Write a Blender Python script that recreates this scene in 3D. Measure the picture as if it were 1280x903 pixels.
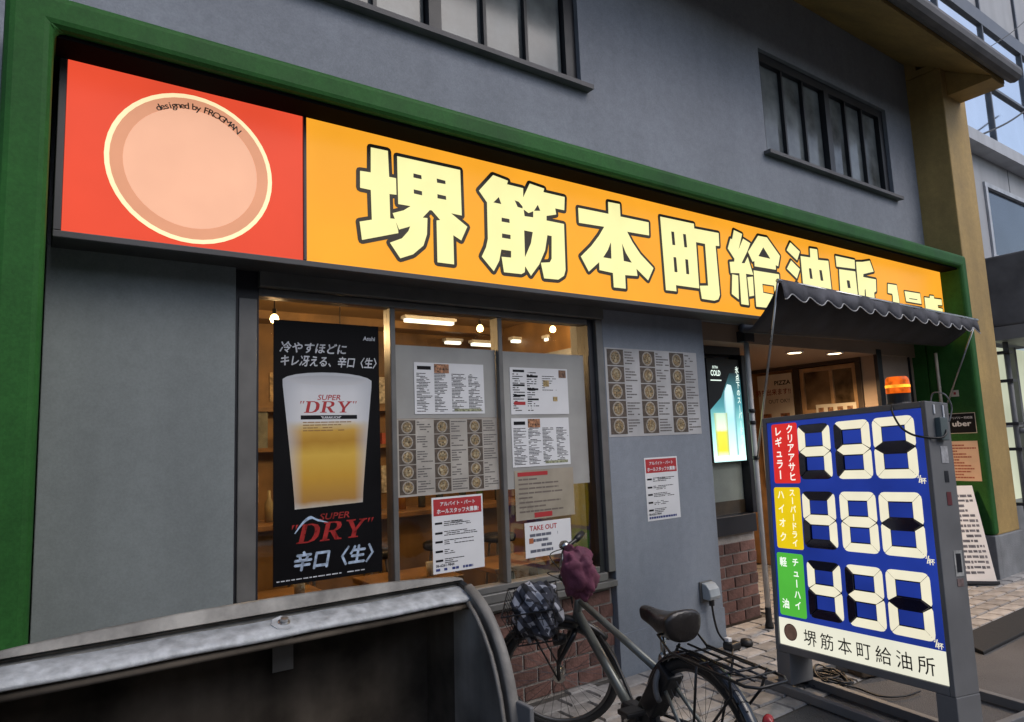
import bpy, math, random
import numpy as np
from mathutils import Vector, Matrix, noise
from mathutils.geometry import tessellate_polygon
random.seed(7)
R_ = math.radians
for o in list(bpy.data.objects): bpy.data.objects.remove(o)
scene = bpy.context.scene
col = scene.collection

# ------------------------------------------------------------------ camera
PW, PH, FPX = 1280, 903, 851.33                 # photograph size, focal length in its pixels
YAW, PITCH, ROLL = .617378, .121362, -.0408187
CAM_H = 1.6; CAM_D = CAM_H / .4456
CAM = np.array([0., -CAM_D, CAM_H])
def cam_axes():
    cy, sy = math.cos(YAW), math.sin(YAW)
    f = np.array([sy*math.cos(PITCH), cy*math.cos(PITCH), math.sin(PITCH)])
    r = np.array([cy, -sy, 0.]); u = np.cross(r, f)
    return r*math.cos(ROLL)+u*math.sin(ROLL), -r*math.sin(ROLL)+u*math.cos(ROLL), f
CR, CU, CF = cam_axes()
cd = bpy.data.cameras.new('camera'); cam = bpy.data.objects.new('camera', cd); col.objects.link(cam)
cd.sensor_fit = 'HORIZONTAL'; cd.sensor_width = 36.; cd.lens = FPX*36./PW
cd.clip_start = .05; cd.clip_end = 1000
cam.matrix_world = Matrix(((CR[0], CU[0], -CF[0], CAM[0]), (CR[1], CU[1], -CF[1], CAM[1]),
                           (CR[2], CU[2], -CF[2], CAM[2]), (0, 0, 0, 1)))
scene.camera = cam

# ------------------------------------------------------------------ dusk sky and a faint wide sun
SUN_EL, SUN_AZ = R_(47), R_(155)
w = bpy.data.worlds.new('World'); scene.world = w; w.use_nodes = True
nt = w.node_tree; bg = nt.nodes['Background']
sky = nt.nodes.new('ShaderNodeTexSky'); sky.sky_type = 'NISHITA'; sky.sun_disc = False
sky.sun_elevation = SUN_EL; sky.sun_rotation = SUN_AZ; sky.air_density = 1.0; sky.dust_density = 3.0; sky.ozone_density = 3.0
nt.links.new(sky.outputs['Color'], bg.inputs['Color']); bg.inputs['Strength'].default_value = .15
sd = bpy.data.lights.new('sun', 'SUN'); sd.energy = .85; sd.angle = R_(40); sd.color = (1., .96, .92)
sun = bpy.data.objects.new('sun', sd); col.objects.link(sun)
sdir = Vector((math.sin(SUN_AZ)*math.cos(SUN_EL), math.cos(SUN_AZ)*math.cos(SUN_EL), math.sin(SUN_EL)))
sun.rotation_euler = sdir.to_track_quat('Z', 'Y').to_euler()
vs = scene.view_settings
vs.view_transform = 'Standard'; vs.look = 'None'; vs.exposure = 0.; vs.gamma = 1.; vs.use_curve_mapping = False

# ------------------------------------------------------------------ photograph pixel -> point on a known surface
def ray(x, y): return CR*(x-PW/2) + CU*(PH/2-y) + CF*FPX
def onY(x, y, Y=0.): d = ray(x, y); return CAM + d*((Y-CAM[1])/d[1])
def onX(x, y, X=0.): d = ray(x, y); return CAM + d*((X-CAM[0])/d[0])
def onZ(x, y, Z=0.): d = ray(x, y); return CAM + d*((Z-CAM[2])/d[2])

# ------------------------------------------------------------------ materials
def _nodes(name):
    m = bpy.data.materials.new(name); m.use_nodes = True
    t = m.node_tree; return m, t, t.nodes['Principled BSDF']
def mat(name, c, rough=.6, var=.12, scale=6., bump=.0, bscale=60., metal=0., spec=.5, rnd=0., c2=None, streak=0., coat=0., detail=5., bdist=.01, speck=0.):
    m, t, b = _nodes(name); N = t.nodes; L = t.links
    tc = N.new('ShaderNodeTexCoord')
    nz = N.new('ShaderNodeTexNoise'); nz.inputs['Scale'].default_value = scale; nz.inputs['Detail'].default_value = detail
    L.new(tc.outputs['Object'], nz.inputs['Vector'])
    mix = N.new('ShaderNodeMix'); mix.data_type = 'RGBA'
    dk = tuple(v*(1-var*2) for v in c) if c2 is None else c2
    mix.inputs['A'].default_value = (*[max(0, v) for v in dk], 1); mix.inputs['B'].default_value = (*[min(1, v*(1+(var if c2 is None else 0))) for v in c], 1)
    rmp = N.new('ShaderNodeMapRange'); rmp.inputs['From Min'].default_value = .3; rmp.inputs['From Max'].default_value = .7
    L.new(nz.outputs['Fac'], rmp.inputs['Value']); L.new(rmp.outputs['Result'], mix.inputs['Factor'])
    out = mix.outputs['Result']
    if streak:
        mp = N.new('ShaderNodeMapping'); mp.inputs['Scale'].default_value = (3.5, 3.5, .35); L.new(tc.outputs['Object'], mp.inputs['Vector'])
        n2 = N.new('ShaderNodeTexNoise'); n2.inputs['Scale'].default_value = 1.; n2.inputs['Detail'].default_value = 6; L.new(mp.outputs['Vector'], n2.inputs['Vector'])
        r2 = N.new('ShaderNodeMapRange'); r2.inputs['From Min'].default_value = .45; r2.inputs['From Max'].default_value = .75
        r2.inputs['To Min'].default_value = 1.; r2.inputs['To Max'].default_value = 1-streak
        L.new(n2.outputs['Fac'], r2.inputs['Value'])
        m2 = N.new('ShaderNodeMix'); m2.data_type = 'RGBA'; m2.blend_type = 'MULTIPLY'; m2.inputs['Factor'].default_value = 1.
        L.new(out, m2.inputs['A']); L.new(r2.outputs['Result'], m2.inputs['B']); out = m2.outputs['Result']
    if speck:                                          # fine paint mottling plus wider patchy wear
        for sc_, amt in ((95., speck), (17., speck*.7), (.9, speck*1.1)):
            ns = N.new('ShaderNodeTexNoise'); ns.inputs['Scale'].default_value = sc_; ns.inputs['Detail'].default_value = 4; L.new(tc.outputs['Object'], ns.inputs['Vector'])
            rs = N.new('ShaderNodeMapRange'); rs.inputs['From Min'].default_value = .3; rs.inputs['From Max'].default_value = .7; rs.inputs['To Min'].default_value = 1-amt; rs.inputs['To Max'].default_value = 1+amt
            L.new(ns.outputs['Fac'], rs.inputs['Value'])
            ms = N.new('ShaderNodeMix'); ms.data_type = 'RGBA'; ms.blend_type = 'MULTIPLY'; ms.inputs['Factor'].default_value = 1.
            L.new(out, ms.inputs['A']); L.new(rs.outputs['Result'], ms.inputs['B']); out = ms.outputs['Result']
    if rnd:
        oi = N.new('ShaderNodeObjectInfo'); hs = N.new('ShaderNodeHueSaturation')
        r3 = N.new('ShaderNodeMapRange'); r3.inputs['To Min'].default_value = 1-rnd; r3.inputs['To Max'].default_value = 1+rnd
        L.new(oi.outputs['Random'], r3.inputs['Value']); L.new(r3.outputs['Result'], hs.inputs['Value']); L.new(out, hs.inputs['Color']); out = hs.outputs['Color']
    L.new(out, b.inputs['Base Color'])
    b.inputs['Roughness'].default_value = rough; b.inputs['Metallic'].default_value = metal; b.inputs['Specular IOR Level'].default_value = spec
    if coat: b.inputs['Coat Weight'].default_value = coat; b.inputs['Coat Roughness'].default_value = .15
    r4 = N.new('ShaderNodeMapRange'); r4.inputs['To Min'].default_value = max(0, rough-.12); r4.inputs['To Max'].default_value = min(1, rough+.12)
    L.new(nz.outputs['Fac'], r4.inputs['Value']); L.new(r4.outputs['Result'], b.inputs['Roughness'])
    if bump:
        n3 = N.new('ShaderNodeTexNoise'); n3.inputs['Scale'].default_value = bscale; n3.inputs['Detail'].default_value = 6; L.new(tc.outputs['Object'], n3.inputs['Vector'])
        bp = N.new('ShaderNodeBump'); bp.inputs['Strength'].default_value = bump; bp.inputs['Distance'].default_value = bdist
        L.new(n3.outputs['Fac'], bp.inputs['Height']); L.new(bp.outputs['Normal'], b.inputs['Normal'])
    return m
def glow(name, c, s=1., var=.06, scale=3., base=None):
    """a lit translucent panel or lamp"""
    m, t, b = _nodes(name); N = t.nodes; L = t.links
    b.inputs['Base Color'].default_value = (*[v*.3 for v in (base or c)], 1); b.inputs['Roughness'].default_value = .35; b.inputs['Specular IOR Level'].default_value = .15
    tc = N.new('ShaderNodeTexCoord'); nz = N.new('ShaderNodeTexNoise'); nz.inputs['Scale'].default_value = scale; nz.inputs['Detail'].default_value = 3
    L.new(tc.outputs['Object'], nz.inputs['Vector'])
    r = N.new('ShaderNodeMapRange'); r.inputs['From Min'].default_value = .3; r.inputs['From Max'].default_value = .7
    r.inputs['To Min'].default_value = s*(1-var); r.inputs['To Max'].default_value = s*(1+var)
    L.new(nz.outputs['Fac'], r.inputs['Value']); L.new(r.outputs['Result'], b.inputs['Emission Strength'])
    b.inputs['Emission Color'].default_value = (*c, 1)
    return m
def glass(name, tint=(.93, .95, .95), refl=1., rough=.02):
    m = bpy.data.materials.new(name); m.use_nodes = True; t = m.node_tree; N = t.nodes; L = t.links; N.clear()
    out = N.new('ShaderNodeOutputMaterial'); mx = N.new('ShaderNodeMixShader'); fr = N.new('ShaderNodeFresnel'); fr.inputs['IOR'].default_value = 1.5
    tr = N.new('ShaderNodeBsdfTransparent'); tr.inputs['Color'].default_value = (*tint, 1)
    ge = N.new('ShaderNodeNewGeometry'); mr = N.new('ShaderNodeMapRange'); mr.inputs['To Min'].default_value = 1.5; mr.inputs['To Max'].default_value = 1/1.5
    L.new(ge.outputs['Backfacing'], mr.inputs['Value']); L.new(mr.outputs['Result'], fr.inputs['IOR'])
    gl = N.new('ShaderNodeBsdfGlossy'); gl.inputs['Roughness'].default_value = rough; gl.inputs['Color'].default_value = (refl, refl, refl, 1)
    L.new(fr.outputs['Fac'], mx.inputs['Fac']); L.new(tr.outputs['BSDF'], mx.inputs[1]); L.new(gl.outputs['BSDF'], mx.inputs[2]); L.new(mx.outputs['Shader'], out.inputs['Surface'])
    return m
def uvramp(name, stops_v, edge=None, emit=0.):
    """flat print: colour runs by UV v; edge darkens or tints by |u-.5|"""
    m, t, b = _nodes(name); N = t.nodes; L = t.links
    uv = N.new('ShaderNodeUVMap'); sp = N.new('ShaderNodeSeparateXYZ'); L.new(uv.outputs['UV'], sp.inputs['Vector'])
    nz = N.new('ShaderNodeTexNoise'); nz.inputs['Scale'].default_value = 7; L.new(uv.outputs['UV'], nz.inputs['Vector'])
    ad = N.new('ShaderNodeMath'); ad.operation = 'MULTIPLY_ADD'; ad.inputs[1].default_value = .035; L.new(nz.outputs['Fac'], ad.inputs[0]); L.new(sp.outputs['Y'], ad.inputs[2])
    sb = N.new('ShaderNodeMath'); sb.operation = 'SUBTRACT'; sb.inputs[1].default_value = .018; L.new(ad.outputs[0], sb.inputs[0])
    cr = N.new('ShaderNodeValToRGB'); L.new(sb.outputs[0], cr.inputs['Fac'])
    while len(cr.color_ramp.elements) < len(stops_v): cr.color_ramp.elements.new(.5)
    for e, (p, c) in zip(cr.color_ramp.elements, stops_v): e.position = p; e.color = (*c, 1)
    out = cr.outputs['Color']
    if edge:
        s1 = N.new('ShaderNodeMath'); s1.operation = 'SUBTRACT'; s1.inputs[1].default_value = .5; L.new(sp.outputs['X'], s1.inputs[0])
        s2 = N.new('ShaderNodeMath'); s2.operation = 'ABSOLUTE'; L.new(s1.outputs[0], s2.inputs[0])
        r = N.new('ShaderNodeMapRange'); r.inputs['From Min'].default_value = .28; r.inputs['From Max'].default_value = .5; L.new(s2.outputs[0], r.inputs['Value'])
        mx = N.new('ShaderNodeMix'); mx.data_type = 'RGBA'; L.new(r.outputs['Result'], mx.inputs['Factor']); L.new(out, mx.inputs['A']); mx.inputs['B'].default_value = (*edge, 1)
        out = mx.outputs['Result']
    L.new(out, b.inputs['Base Color']); b.inputs['Roughness'].default_value = .35
    if emit: L.new(out, b.inputs['Emission Color']); b.inputs['Emission Strength'].default_value = emit
    return m

# ------------------------------------------------------------------ mesh building
def V3(p): return np.array((p[0], p[1], p[2]), float)
class Plane:
    """a flat frame: point = O + u*U + v*V + w*N"""
    def __init__(s, O, U, V):
        s.O = V3(O); s.U = V3(U); s.V = V3(V); n = np.cross(s.U, s.V); s.N = n/np.linalg.norm(n)
    def __call__(s, u, v, w=0.): return s.O + s.U*u + s.V*v + s.N*w
    def sub(s, u, v, w=0., sx=1., sy=1., rot=0.):
        c, k = math.cos(rot), math.sin(rot)
        q = Plane(s(u, v, w), (s.U*c+s.V*k)*sx, (s.V*c-s.U*k)*sy); return q
ORG = {}
class MB:
    def __init__(s, M=None): s.v = []; s.f = []; s.uv = None; s.M = M
    def add(s, vs_, fs):
        k = len(s.v)
        if s.M is not None: vs_ = [tuple(s.M @ Vector(tuple(p))) for p in vs_]
        s.v += [tuple(p) for p in vs_]; s.f += [tuple(i+k for i in f) for f in fs]; return s
    def box(s, x0, x1, y0, y1, z0, z1):
        return s.add([(x, y, z) for z in (z0, z1) for y in (y0, y1) for x in (x0, x1)],
                     [(0, 2, 3, 1), (4, 5, 7, 6), (0, 1, 5, 4), (2, 6, 7, 3), (0, 4, 6, 2), (1, 3, 7, 5)])
    def pbox(s, P, u0, u1, v0, v1, w0, w1):
        return s.add([P(u, v, w) for w in (w0, w1) for v in (v0, v1) for u in (u0, u1)],
                     [(0, 2, 3, 1), (4, 5, 7, 6), (0, 1, 5, 4), (2, 6, 7, 3), (0, 4, 6, 2), (1, 3, 7, 5)])
    def quad(s, P, u0, u1, v0, v1, w=0.):
        return s.add([P(u0, v0, w), P(u1, v0, w), P(u1, v1, w), P(u0, v1, w)], [(0, 1, 2, 3)])
    def loops(s, P, loops, w=0., w_back=None):
        """polygon with holes, tessellated; with w_back also sides"""
        pts = [p for l in loops for p in l]
        tri = tessellate_polygon([[Vector((p[0], p[1], 0)) for p in l] for l in loops])
        fs = []
        for a, b, c in tri:
            A, B, C = pts[a], pts[b], pts[c]
            fs.append((a, b, c) if (B[0]-A[0])*(C[1]-A[1])-(B[1]-A[1])*(C[0]-A[0]) > 0 else (a, c, b))
        if w_back is None: return s.add([P(p[0], p[1], w) for p in pts], fs)
        n = len(pts); k = 0; sides = []
        for l in loops:
            m = len(l)
            for i in range(m):
                a, b = k+i, k+(i+1) % m; sides.append((a, b, b+n, a+n))
            k += m
        return s.add([P(p[0], p[1], w) for p in pts]+[P(p[0], p[1], w_back) for p in pts], fs+sides+[tuple(i+n for i in f[::-1]) for f in fs])
    def ribbon(s, P, loop, wd, w=0., seg=8):
        """dark keyline round a loop: one quad per edge, a disc per corner; each on its own hair-thin layer"""
        m = len(loop); e = 0
        for i in range(m):
            a, b = np.array(loop[i]), np.array(loop[(i+1) % m]); d = b-a; L = np.linalg.norm(d)
            if L < 1e-6: continue
            nrm = np.array((-d[1], d[0]))/L*wd; ww = w+.00004*(i % 7)
            s.add([P(*(a-nrm), ww), P(*(b-nrm), ww), P(*(b+nrm), ww), P(*(a+nrm), ww)], [(0, 1, 2, 3)])
            c = [a+wd*np.array((math.cos(t), math.sin(t))) for t in np.linspace(0, 2*math.pi, seg, endpoint=False)]
            s.add([P(*q, ww+.0003) for q in c], [tuple(range(seg))])
        return s
    def tube(s, pts, r, seg=8, closed=False, cap=True):
        P = [V3(p) for p in pts]; n = len(P); rs = r if hasattr(r, '__len__') else [r]*n
        up = None; vs_ = []; fs = []
        for i in range(n):
            if closed: t = P[(i+1) % n]-P[i-1]
            else: t = P[min(i+1, n-1)]-P[max(i-1, 0)]
            t = t/(np.linalg.norm(t)+1e-12)
            if up is None:
                up = np.array((0, 0, 1.)) if abs(t[2]) < .9 else np.array((1., 0, 0))
            a = up - t*(up@t); a /= np.linalg.norm(a)+1e-12; b = np.cross(t, a); up = a
            for k in range(seg):
                an = 2*math.pi*k/seg; vs_.append(P[i]+(a*math.cos(an)+b*math.sin(an))*rs[i])
        m = n if closed else n-1
        for i in range(m):
            j = (i+1) % n
            for k in range(seg):
                l = (k+1) % seg; fs.append((i*seg+k, i*seg+l, j*seg+l, j*seg+k))
        if cap and not closed: fs += [tuple(range(seg))[::-1], tuple((n-1)*seg+k for k in range(seg))]
        return s.add(vs_, fs)
    def lathe(s, prof, c, ax=(0, 0, 1), seg=20, cap=True):
        """prof: (radius, height) pairs round axis ax from point c"""
        c = V3(c); t = V3(ax); t /= np.linalg.norm(t); q = np.array((1., 0, 0)) if abs(t[0]) < .8 else np.array((0, 1., 0))
        a = np.cross(t, q); a /= np.linalg.norm(a); b = np.cross(t, a); vs_ = []; fs = []
        for r, h in prof:
            for k in range(seg):
                an = 2*math.pi*k/seg; vs_.append(c+t*h+(a*math.cos(an)+b*math.sin(an))*r)
        for i in range(len(prof)-1):
            for k in range(seg):
                l = (k+1) % seg; fs.append((i*seg+k, i*seg+l, (i+1)*seg+l, (i+1)*seg+k))
        if cap and prof[0][0] > 1e-5: fs.append(tuple(range(seg))[::-1])
        if cap and prof[-1][0] > 1e-5: fs.append(tuple((len(prof)-1)*seg+k for k in range(seg)))
        return s.add(vs_, fs)
    def disc(s, P, u, v, r, w=0., seg=24, ry=None):
        ry = ry or r
        return s.add([P(u+r*math.cos(a), v+ry*math.sin(a), w) for a in np.linspace(0, 2*math.pi, seg, endpoint=False)], [tuple(range(seg))])
    def ring(s, P, u, v, r0, r1, w=0., seg=48):
        vs_ = []; 
        for a in np.linspace(0, 2*math.pi, seg, endpoint=False):
            vs_ += [P(u+r0*math.cos(a), v+r0*math.sin(a), w), P(u+r1*math.cos(a), v+r1*math.sin(a), w)]
        return s.add(vs_, [(2*i, 2*i+1, (2*i+3) % (2*seg), (2*i+2) % (2*seg)) for i in range(seg)])
    def text(s, P, body, u, v, size, w=0., bold=0., shear=0., align='LEFT', sx=1., res=2, space=1.):
        vs_, fs = text_mesh(body, 0., shear, align, res, space)
        k = bold*.9
        for i, (a, b) in enumerate(((0, 0), (k, 0), (-k, 0), (0, k), (0, -k)) if bold else ((0, 0),)):
            s.add([P(u+(x+a)*size*sx, v+(y+b)*size, w+.000015*i) for x, y in vs_], fs)
        return s
    def build(s, name, m, parent=None, smooth=False, bevel=0., seg=2, tag=None, recalc=True, uv=None):
        vs_ = np.array(s.v, float)
        if parent is not None: org = ORG[parent.name]
        else:
            lo, hi = vs_.min(0), vs_.max(0); org = np.array(((lo[0]+hi[0])/2, (lo[1]+hi[1])/2, lo[2]))
        me = bpy.data.meshes.new(name); me.from_pydata([tuple(v-org) for v in vs_], [], s.f); me.update()
        if uv is not None:
            l = me.uv_layers.new(name='UVMap')
            for lp in me.loops: l.data[lp.index].uv = uv[lp.vertex_index]
        if recalc:
            import bmesh
            bm = bmesh.new(); bm.from_mesh(me); bmesh.ops.recalc_face_normals(bm, faces=bm.faces); bm.to_mesh(me); bm.free()
        me.materials.append(m)
        if smooth: me.polygons.foreach_set('use_smooth', [True]*len(me.polygons))
        o = bpy.data.objects.new(name, me); col.objects.link(o)
        if parent is not None: o.parent = parent
        else: o.location = org
        ORG[o.name] = org
        if bevel:
            bv = o.modifiers.new('bevel', 'BEVEL'); bv.width = bevel; bv.segments = seg; bv.limit_method = 'ANGLE'; bv.angle_limit = R_(40)
        if tag: tagit(o, *tag)
        return o
_tm = {}
def text_mesh(body, bold=0., shear=0., align='LEFT', res=2, space=1.):
    k = (body, bold, shear, align, res, space)
    if k not in _tm:
        c = bpy.data.curves.new('lettering', 'FONT'); c.body = body; c.size = 1.; c.resolution_u = res; c.offset = bold; c.shear = shear; c.align_x = align; c.space_character = space
        c.fill_mode = 'BOTH'
        o = bpy.data.objects.new('lettering', c); m = bpy.data.meshes.new_from_object(o)
        _tm[k] = ([(v.co.x, v.co.y) for v in m.vertices], [tuple(p.vertices) for p in m.polygons])
        bpy.data.objects.remove(o); bpy.data.curves.remove(c); bpy.data.meshes.remove(m)
    return _tm[k]
def tagit(o, label=None, cat=None, group=None, kind=None):
    if label: o['label'] = label
    if cat: o['category'] = cat
    if group: o['group'] = group
    if kind: o['kind'] = kind
    return o
def thing(name, label, cat, loc, group=None):
    o = bpy.data.objects.new(name, None); col.objects.link(o); o.location = tuple(loc); o.empty_display_size = .1
    ORG[o.name] = V3(loc); return tagit(o, label, cat, group)
def piece(name, me, loc, parent, rotz=0., scale=None):
    """one of many alike pieces sharing mesh data; loc in world"""
    o = bpy.data.objects.new(name, me); col.objects.link(o); o.parent = parent
    o.location = tuple(V3(loc)-ORG[parent.name]); o.rotation_euler = (0, 0, rotz)
    if scale: o.scale = scale
    return o
# ------------------------------------------------------------------ palette
M = {}
M['wall'] = mat('grey_wall_paint', (.255, .275, .315), .75, .06, 1.2, bump=.25, bscale=160, streak=.12, bdist=.006, speck=.09)
M['panel'] = mat('grey_panel_paint', (.20, .225, .225), .6, .05, 1.0, bump=.15, bscale=200, streak=.14, bdist=.004, speck=.07)
M['green'] = mat('green_paint', (.024, .115, .022), .6, .10, 2.5, bump=.15, bscale=180, streak=.15, bdist=.003, spec=.2, speck=.13)
M['pier'] = mat('grey_pier_paint', (.235, .265, .305), .65, .05, 1.2, bump=.2, bscale=180, streak=.16, bdist=.004, speck=.08)
M['yellow'] = mat('ochre_wall_paint', (.45, .30, .105), .7, .10, 2.0, bump=.35, bscale=90, streak=.22, bdist=.006, speck=.10)
M['concrete'] = mat('concrete_base', (.24, .25, .26), .85, .12, 5, bump=.4, bscale=60, streak=.25)
M['fascia'] = mat('grey_fascia_metal', (.13, .125, .13), .6, .15, 4, streak=.2)
M['dark'] = mat('dark_bronze_frame', (.016, .017, .022), .4, .1, 8, spec=.5)
M['frame'] = mat('grey_aluminium_frame', (.17, .168, .16), .4, .08, 8, metal=.3)
M['under'] = mat('sign_underside_metal', (.07, .07, .072), .5, .12, 3)
M['pane'] = glass('window_pane_glass', refl=.75)
M['frost'] = mat('frosted_pane', (.20, .22, .22), .16, .35, 2.6, spec=.6, streak=.25)
M['brick'] = mat('red_brown_brick', (.135, .068, .055), .85, .22, 14, bump=.6, bscale=45, rnd=.32)
M['mortar'] = mat('grey_mortar', (.32, .295, .27), .95, .12, 18, bump=.5, bscale=70)
M['paver'] = mat('warm_grey_paver', (.33, .315, .30), .85, .18, 9, bump=.55, bscale=35, rnd=.26)
M['joint'] = mat('dark_joint_sand', (.075, .068, .06), .95, .2, 20, bump=.5, bscale=60)
M['asphalt'] = mat('worn_asphalt', (.12, .115, .112), .9, .2, 1.2, bump=.9, bscale=140)
M['black'] = mat('black_plastic', (.012, .012, .013), .45, .1, 10)
M['blackm'] = mat('black_painted_metal', (.012, .012, .013), .3, .1, 10)
M['rubber'] = mat('black_rubber', (.016, .016, .016), .75, .2, 20, bump=.3, bscale=80)
M['steel'] = mat('brushed_steel', (.45, .45, .44), .3, .1, 14, metal=.9)
M['greysteel'] = mat('grey_painted_steel', (.17, .172, .175), .5, .08, 5, streak=.12)
M['white'] = mat('white_paper', (.72, .73, .74), .6, .03, 5)
M['cream'] = mat('cream_paper', (.60, .55, .44), .6, .06, 5)
M['ink'] = mat('black_ink', (.012, .012, .014), .6, .02, 5, spec=.12)
M['redink'] = mat('red_ink', (.42, .025, .03), .5, .04, 5)
M['laminate'] = mat('grey_laminated_paper', (.36, .36, .34), .35, .10, 3, bump=.1, bscale=14)
M['soffit'] = mat('entrance_ceiling', (.30, .22, .16), .6, .05, 3)
# ------------------------------------------------------------------ ground, pavement, road
g = MB().box(-60, 120, -60, -1.08, -.25, -.012); g.build('road', M['asphalt'], tag=(None, None, None, 'structure'))
g = MB().box(-60, 120, -1.08, 60, -.25, -.014); pavement = g.build('pavement', M['joint'], tag=(None, None, None, 'structure'))
ORG['pavement'] = V3(pavement.location)
PVW, PVD = .235, .150
pm = []
for k in range(4):
    import bmesh
    rr = random.Random(k); bm = bmesh.new(); hx, hy = PVW/2-.006, PVD/2-.006
    top = [(-hx+.008, -hy+.008), (hx-.008, -hy+.008), (hx-.008, hy-.008), (-hx+.008, hy-.008)]
    t = [bm.verts.new((x+rr.uniform(-.004, .004), y+rr.uniform(-.004, .004), rr.uniform(-.004, .001))) for x, y in top]
    b = [bm.verts.new((x*1.07, y*1.10, -.012)) for x, y in top]
    bm.faces.new(t)
    for i in range(4): bm.faces.new((b[i], b[(i+1) % 4], t[(i+1) % 4], t[i]))
    me = bpy.data.meshes.new('paver'); bm.to_mesh(me); bm.free(); me.materials.append(M['paver']); pm.append(me)
row = 0; y = -1.08+PVD/2+.01
pv_far = MB()
while y < 1.9:
    x = 1.25 + (row % 2)*PVW/2
    while x < 14:
        vis = (y < .02 and x < 3.2) or (x > 3.0 and y < .06) or (4.5 < x < 8.2 and y < .35) or (5.5 < x < 7.4 and y < 1.9)
        if x > 3.2 and x < 4.5 and y > -.02: vis = False
        if vis and y < .22 and x < 9.6: piece('paver', random.choice(pm), (x, y, 0), pavement, scale=(1, 1, 1))
        elif vis or (x >= 9.0 and y < .2): pv_far.box(x-PVW/2+.007, x+PVW/2-.007, y-PVD/2+.007, y+PVD/2-.007, -.02, -.001)
        x += PVW
    y += PVD; row += 1
o = pv_far.build('paver_field', M['paver'], pavement); o['kind'] = 'stuff'
# ------------------------------------------------------------------ the shop building
bld = thing('shop_building', 'grey two-storey shop building with green sign surround and ochre corner column', 'building', (4, 0, 0))
def part(name, m, *boxes, parent=bld, bevel=0., seg=2):
    b = MB()
    for q in boxes: b.box(*q)
    return b.build(name, m, parent, bevel=bevel, seg=seg)
WZ0, WZ1 = 4.17, 5.20
WINS = ((.82, 3.20), (5.45, 7.83))
part('upper_wall', M['wall'], (-6, 8.45, -.1, .3, 3.36, WZ0), (-6, 8.45, -.1, .3, WZ1, 6.15), (-6, .82, -.1, .3, WZ0, WZ1), (3.20, 5.45, -.1, .3, WZ0, WZ1), (7.83, 8.45, -.1, .3, WZ0, WZ1), (-6, -.142, -.1, .3, 0, 3.36))
for x0, x1 in WINS:                                     # upper windows: dark frame, six frosted panes, sill
    f = MB(); yf0, yf1 = -.06, .0
    f.box(x0, x0+.07, yf0, yf1, WZ0, WZ1).box(x1-.10, x1, yf0, yf1, WZ0, WZ1).box(x0+.07, x1-.10, yf0, yf1, WZ1-.09, WZ1).box(x0+.07, x1-.10, yf0, yf1, WZ0, WZ0+.035)
    xm = (x0+x1)/2; f.box(xm-.045, xm+.045, yf0-.012, yf1, WZ0+.035, WZ1-.09)
    fr = f.build('window_frame', M['dark'], bld)
    xs = np.linspace(x0+.07, xm-.045, 4).tolist(); xs2 = np.linspace(xm+.045, x1-.10, 4).tolist()
    for L in (xs, xs2):
        for i in range(3):
            MB().box(L[i]+.009, L[i+1]-.009, -.012, -.004, WZ0+.035, WZ1-.09).build('pane', M['frost'], fr)
        for i in (1, 2): MB().box(L[i]-.012, L[i]+.012, -.052, -.013, WZ0+.035, WZ1-.09).build('glazing_bar', M['dark'], fr)
    MB().box(x0-.05, x1+.06, -.17, -.02, WZ0-.035, WZ0-.002).build('sill', M['fascia'], fr)
# eave: sloping ochre soffit, gutter, boxed end
pe = MB(); prof = [(-.10, 5.93), (-.93, 5.43), (-.93, 5.60), (-.10, 6.12)]
pe.add([(x, y, z) for x in (-6, 8.90) for y, z in prof], [(0, 1, 2, 3), (4, 7, 6, 5), (0, 4, 5, 1), (1, 5, 6, 2), (2, 6, 7, 3), (3, 7, 4, 0)])
pw = [(-.925, 5.40), (-.478, 5.40), (-.478, 5.695), (-.925, 5.43)]; pe.add([(x, y, z) for x in (8.55, 8.895) for y, z in pw], [(0, 1, 2, 3), (4, 7, 6, 5), (0, 4, 5, 1), (1, 5, 6, 2), (2, 6, 7, 3), (3, 7, 4, 0)])
pe.build('eave_soffit', M['yellow'], bld)
gp = MB(); n = 9; sec = [(-.935-.075+.085*math.cos(a), 5.515+.095*math.sin(a)) for a in np.linspace(0, 2*math.pi, 12, endpoint=False)]
gp.add([(x, y, z) for x in (-6, 8.95) for y, z in sec], [tuple(range(12)), tuple(range(23, 11, -1))]+[(i, (i+1) % 12, 12+(i+1) % 12, 12+i) for i in range(12)])
gp.build('gutter', M['fascia'], bld)
# ochre corner column on a concrete foot
part('column', M['yellow'], (8.43, 9.04, -.475, .3, .43, 5.72), bevel=.012)
part('column_head', M['yellow'], (8.432, 8.998, -.46, -.22, 5.722, 5.80), (8.432, 8.998, -.2199, .299, 5.722, 5.97))
part('column_base', M['concrete'], (8.40, 9.055, -.50, .3, -.02, .43), bevel=.01)
# green surround: two posts and a beam in one rounded moulding
sg = MB(); P = Plane((0, -.50, 0), (1, 0, 0), (0, 0, 1))
sg.loops(P, [[(-.142, -.02), (.022, -.02), (.022, 3.33), (8.30, 3.33), (8.30, .44), (8.445, .44), (8.445, 3.475), (-.142, 3.475)]], 0., -.475)
sg.build('green_surround', M['green'], bld, bevel=.035, seg=3)
part('painted_shade_strip', mat('matt_black_shade', (.004, .004, .004), .9, .1, 5, spec=.05), (.03, 8.295, -.455, -.296, 3.312, 3.3295))  # black strip added under the beam, painting in the dark of the sign recess
part('green_return', M['green'], (8.302, 8.428, -.03, .24, .44, 3.32))
part('return_base', M['concrete'], (8.29, 8.398, -.505, .2, -.02, .438), bevel=.008)
part('lintel', M['wall'], (.03, 8.30, .002, .3, 2.56, 3.42))
part('pier', M['pier'], (3.36, 4.475, 0., .36, -.02, 2.556), bevel=.006)
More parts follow.
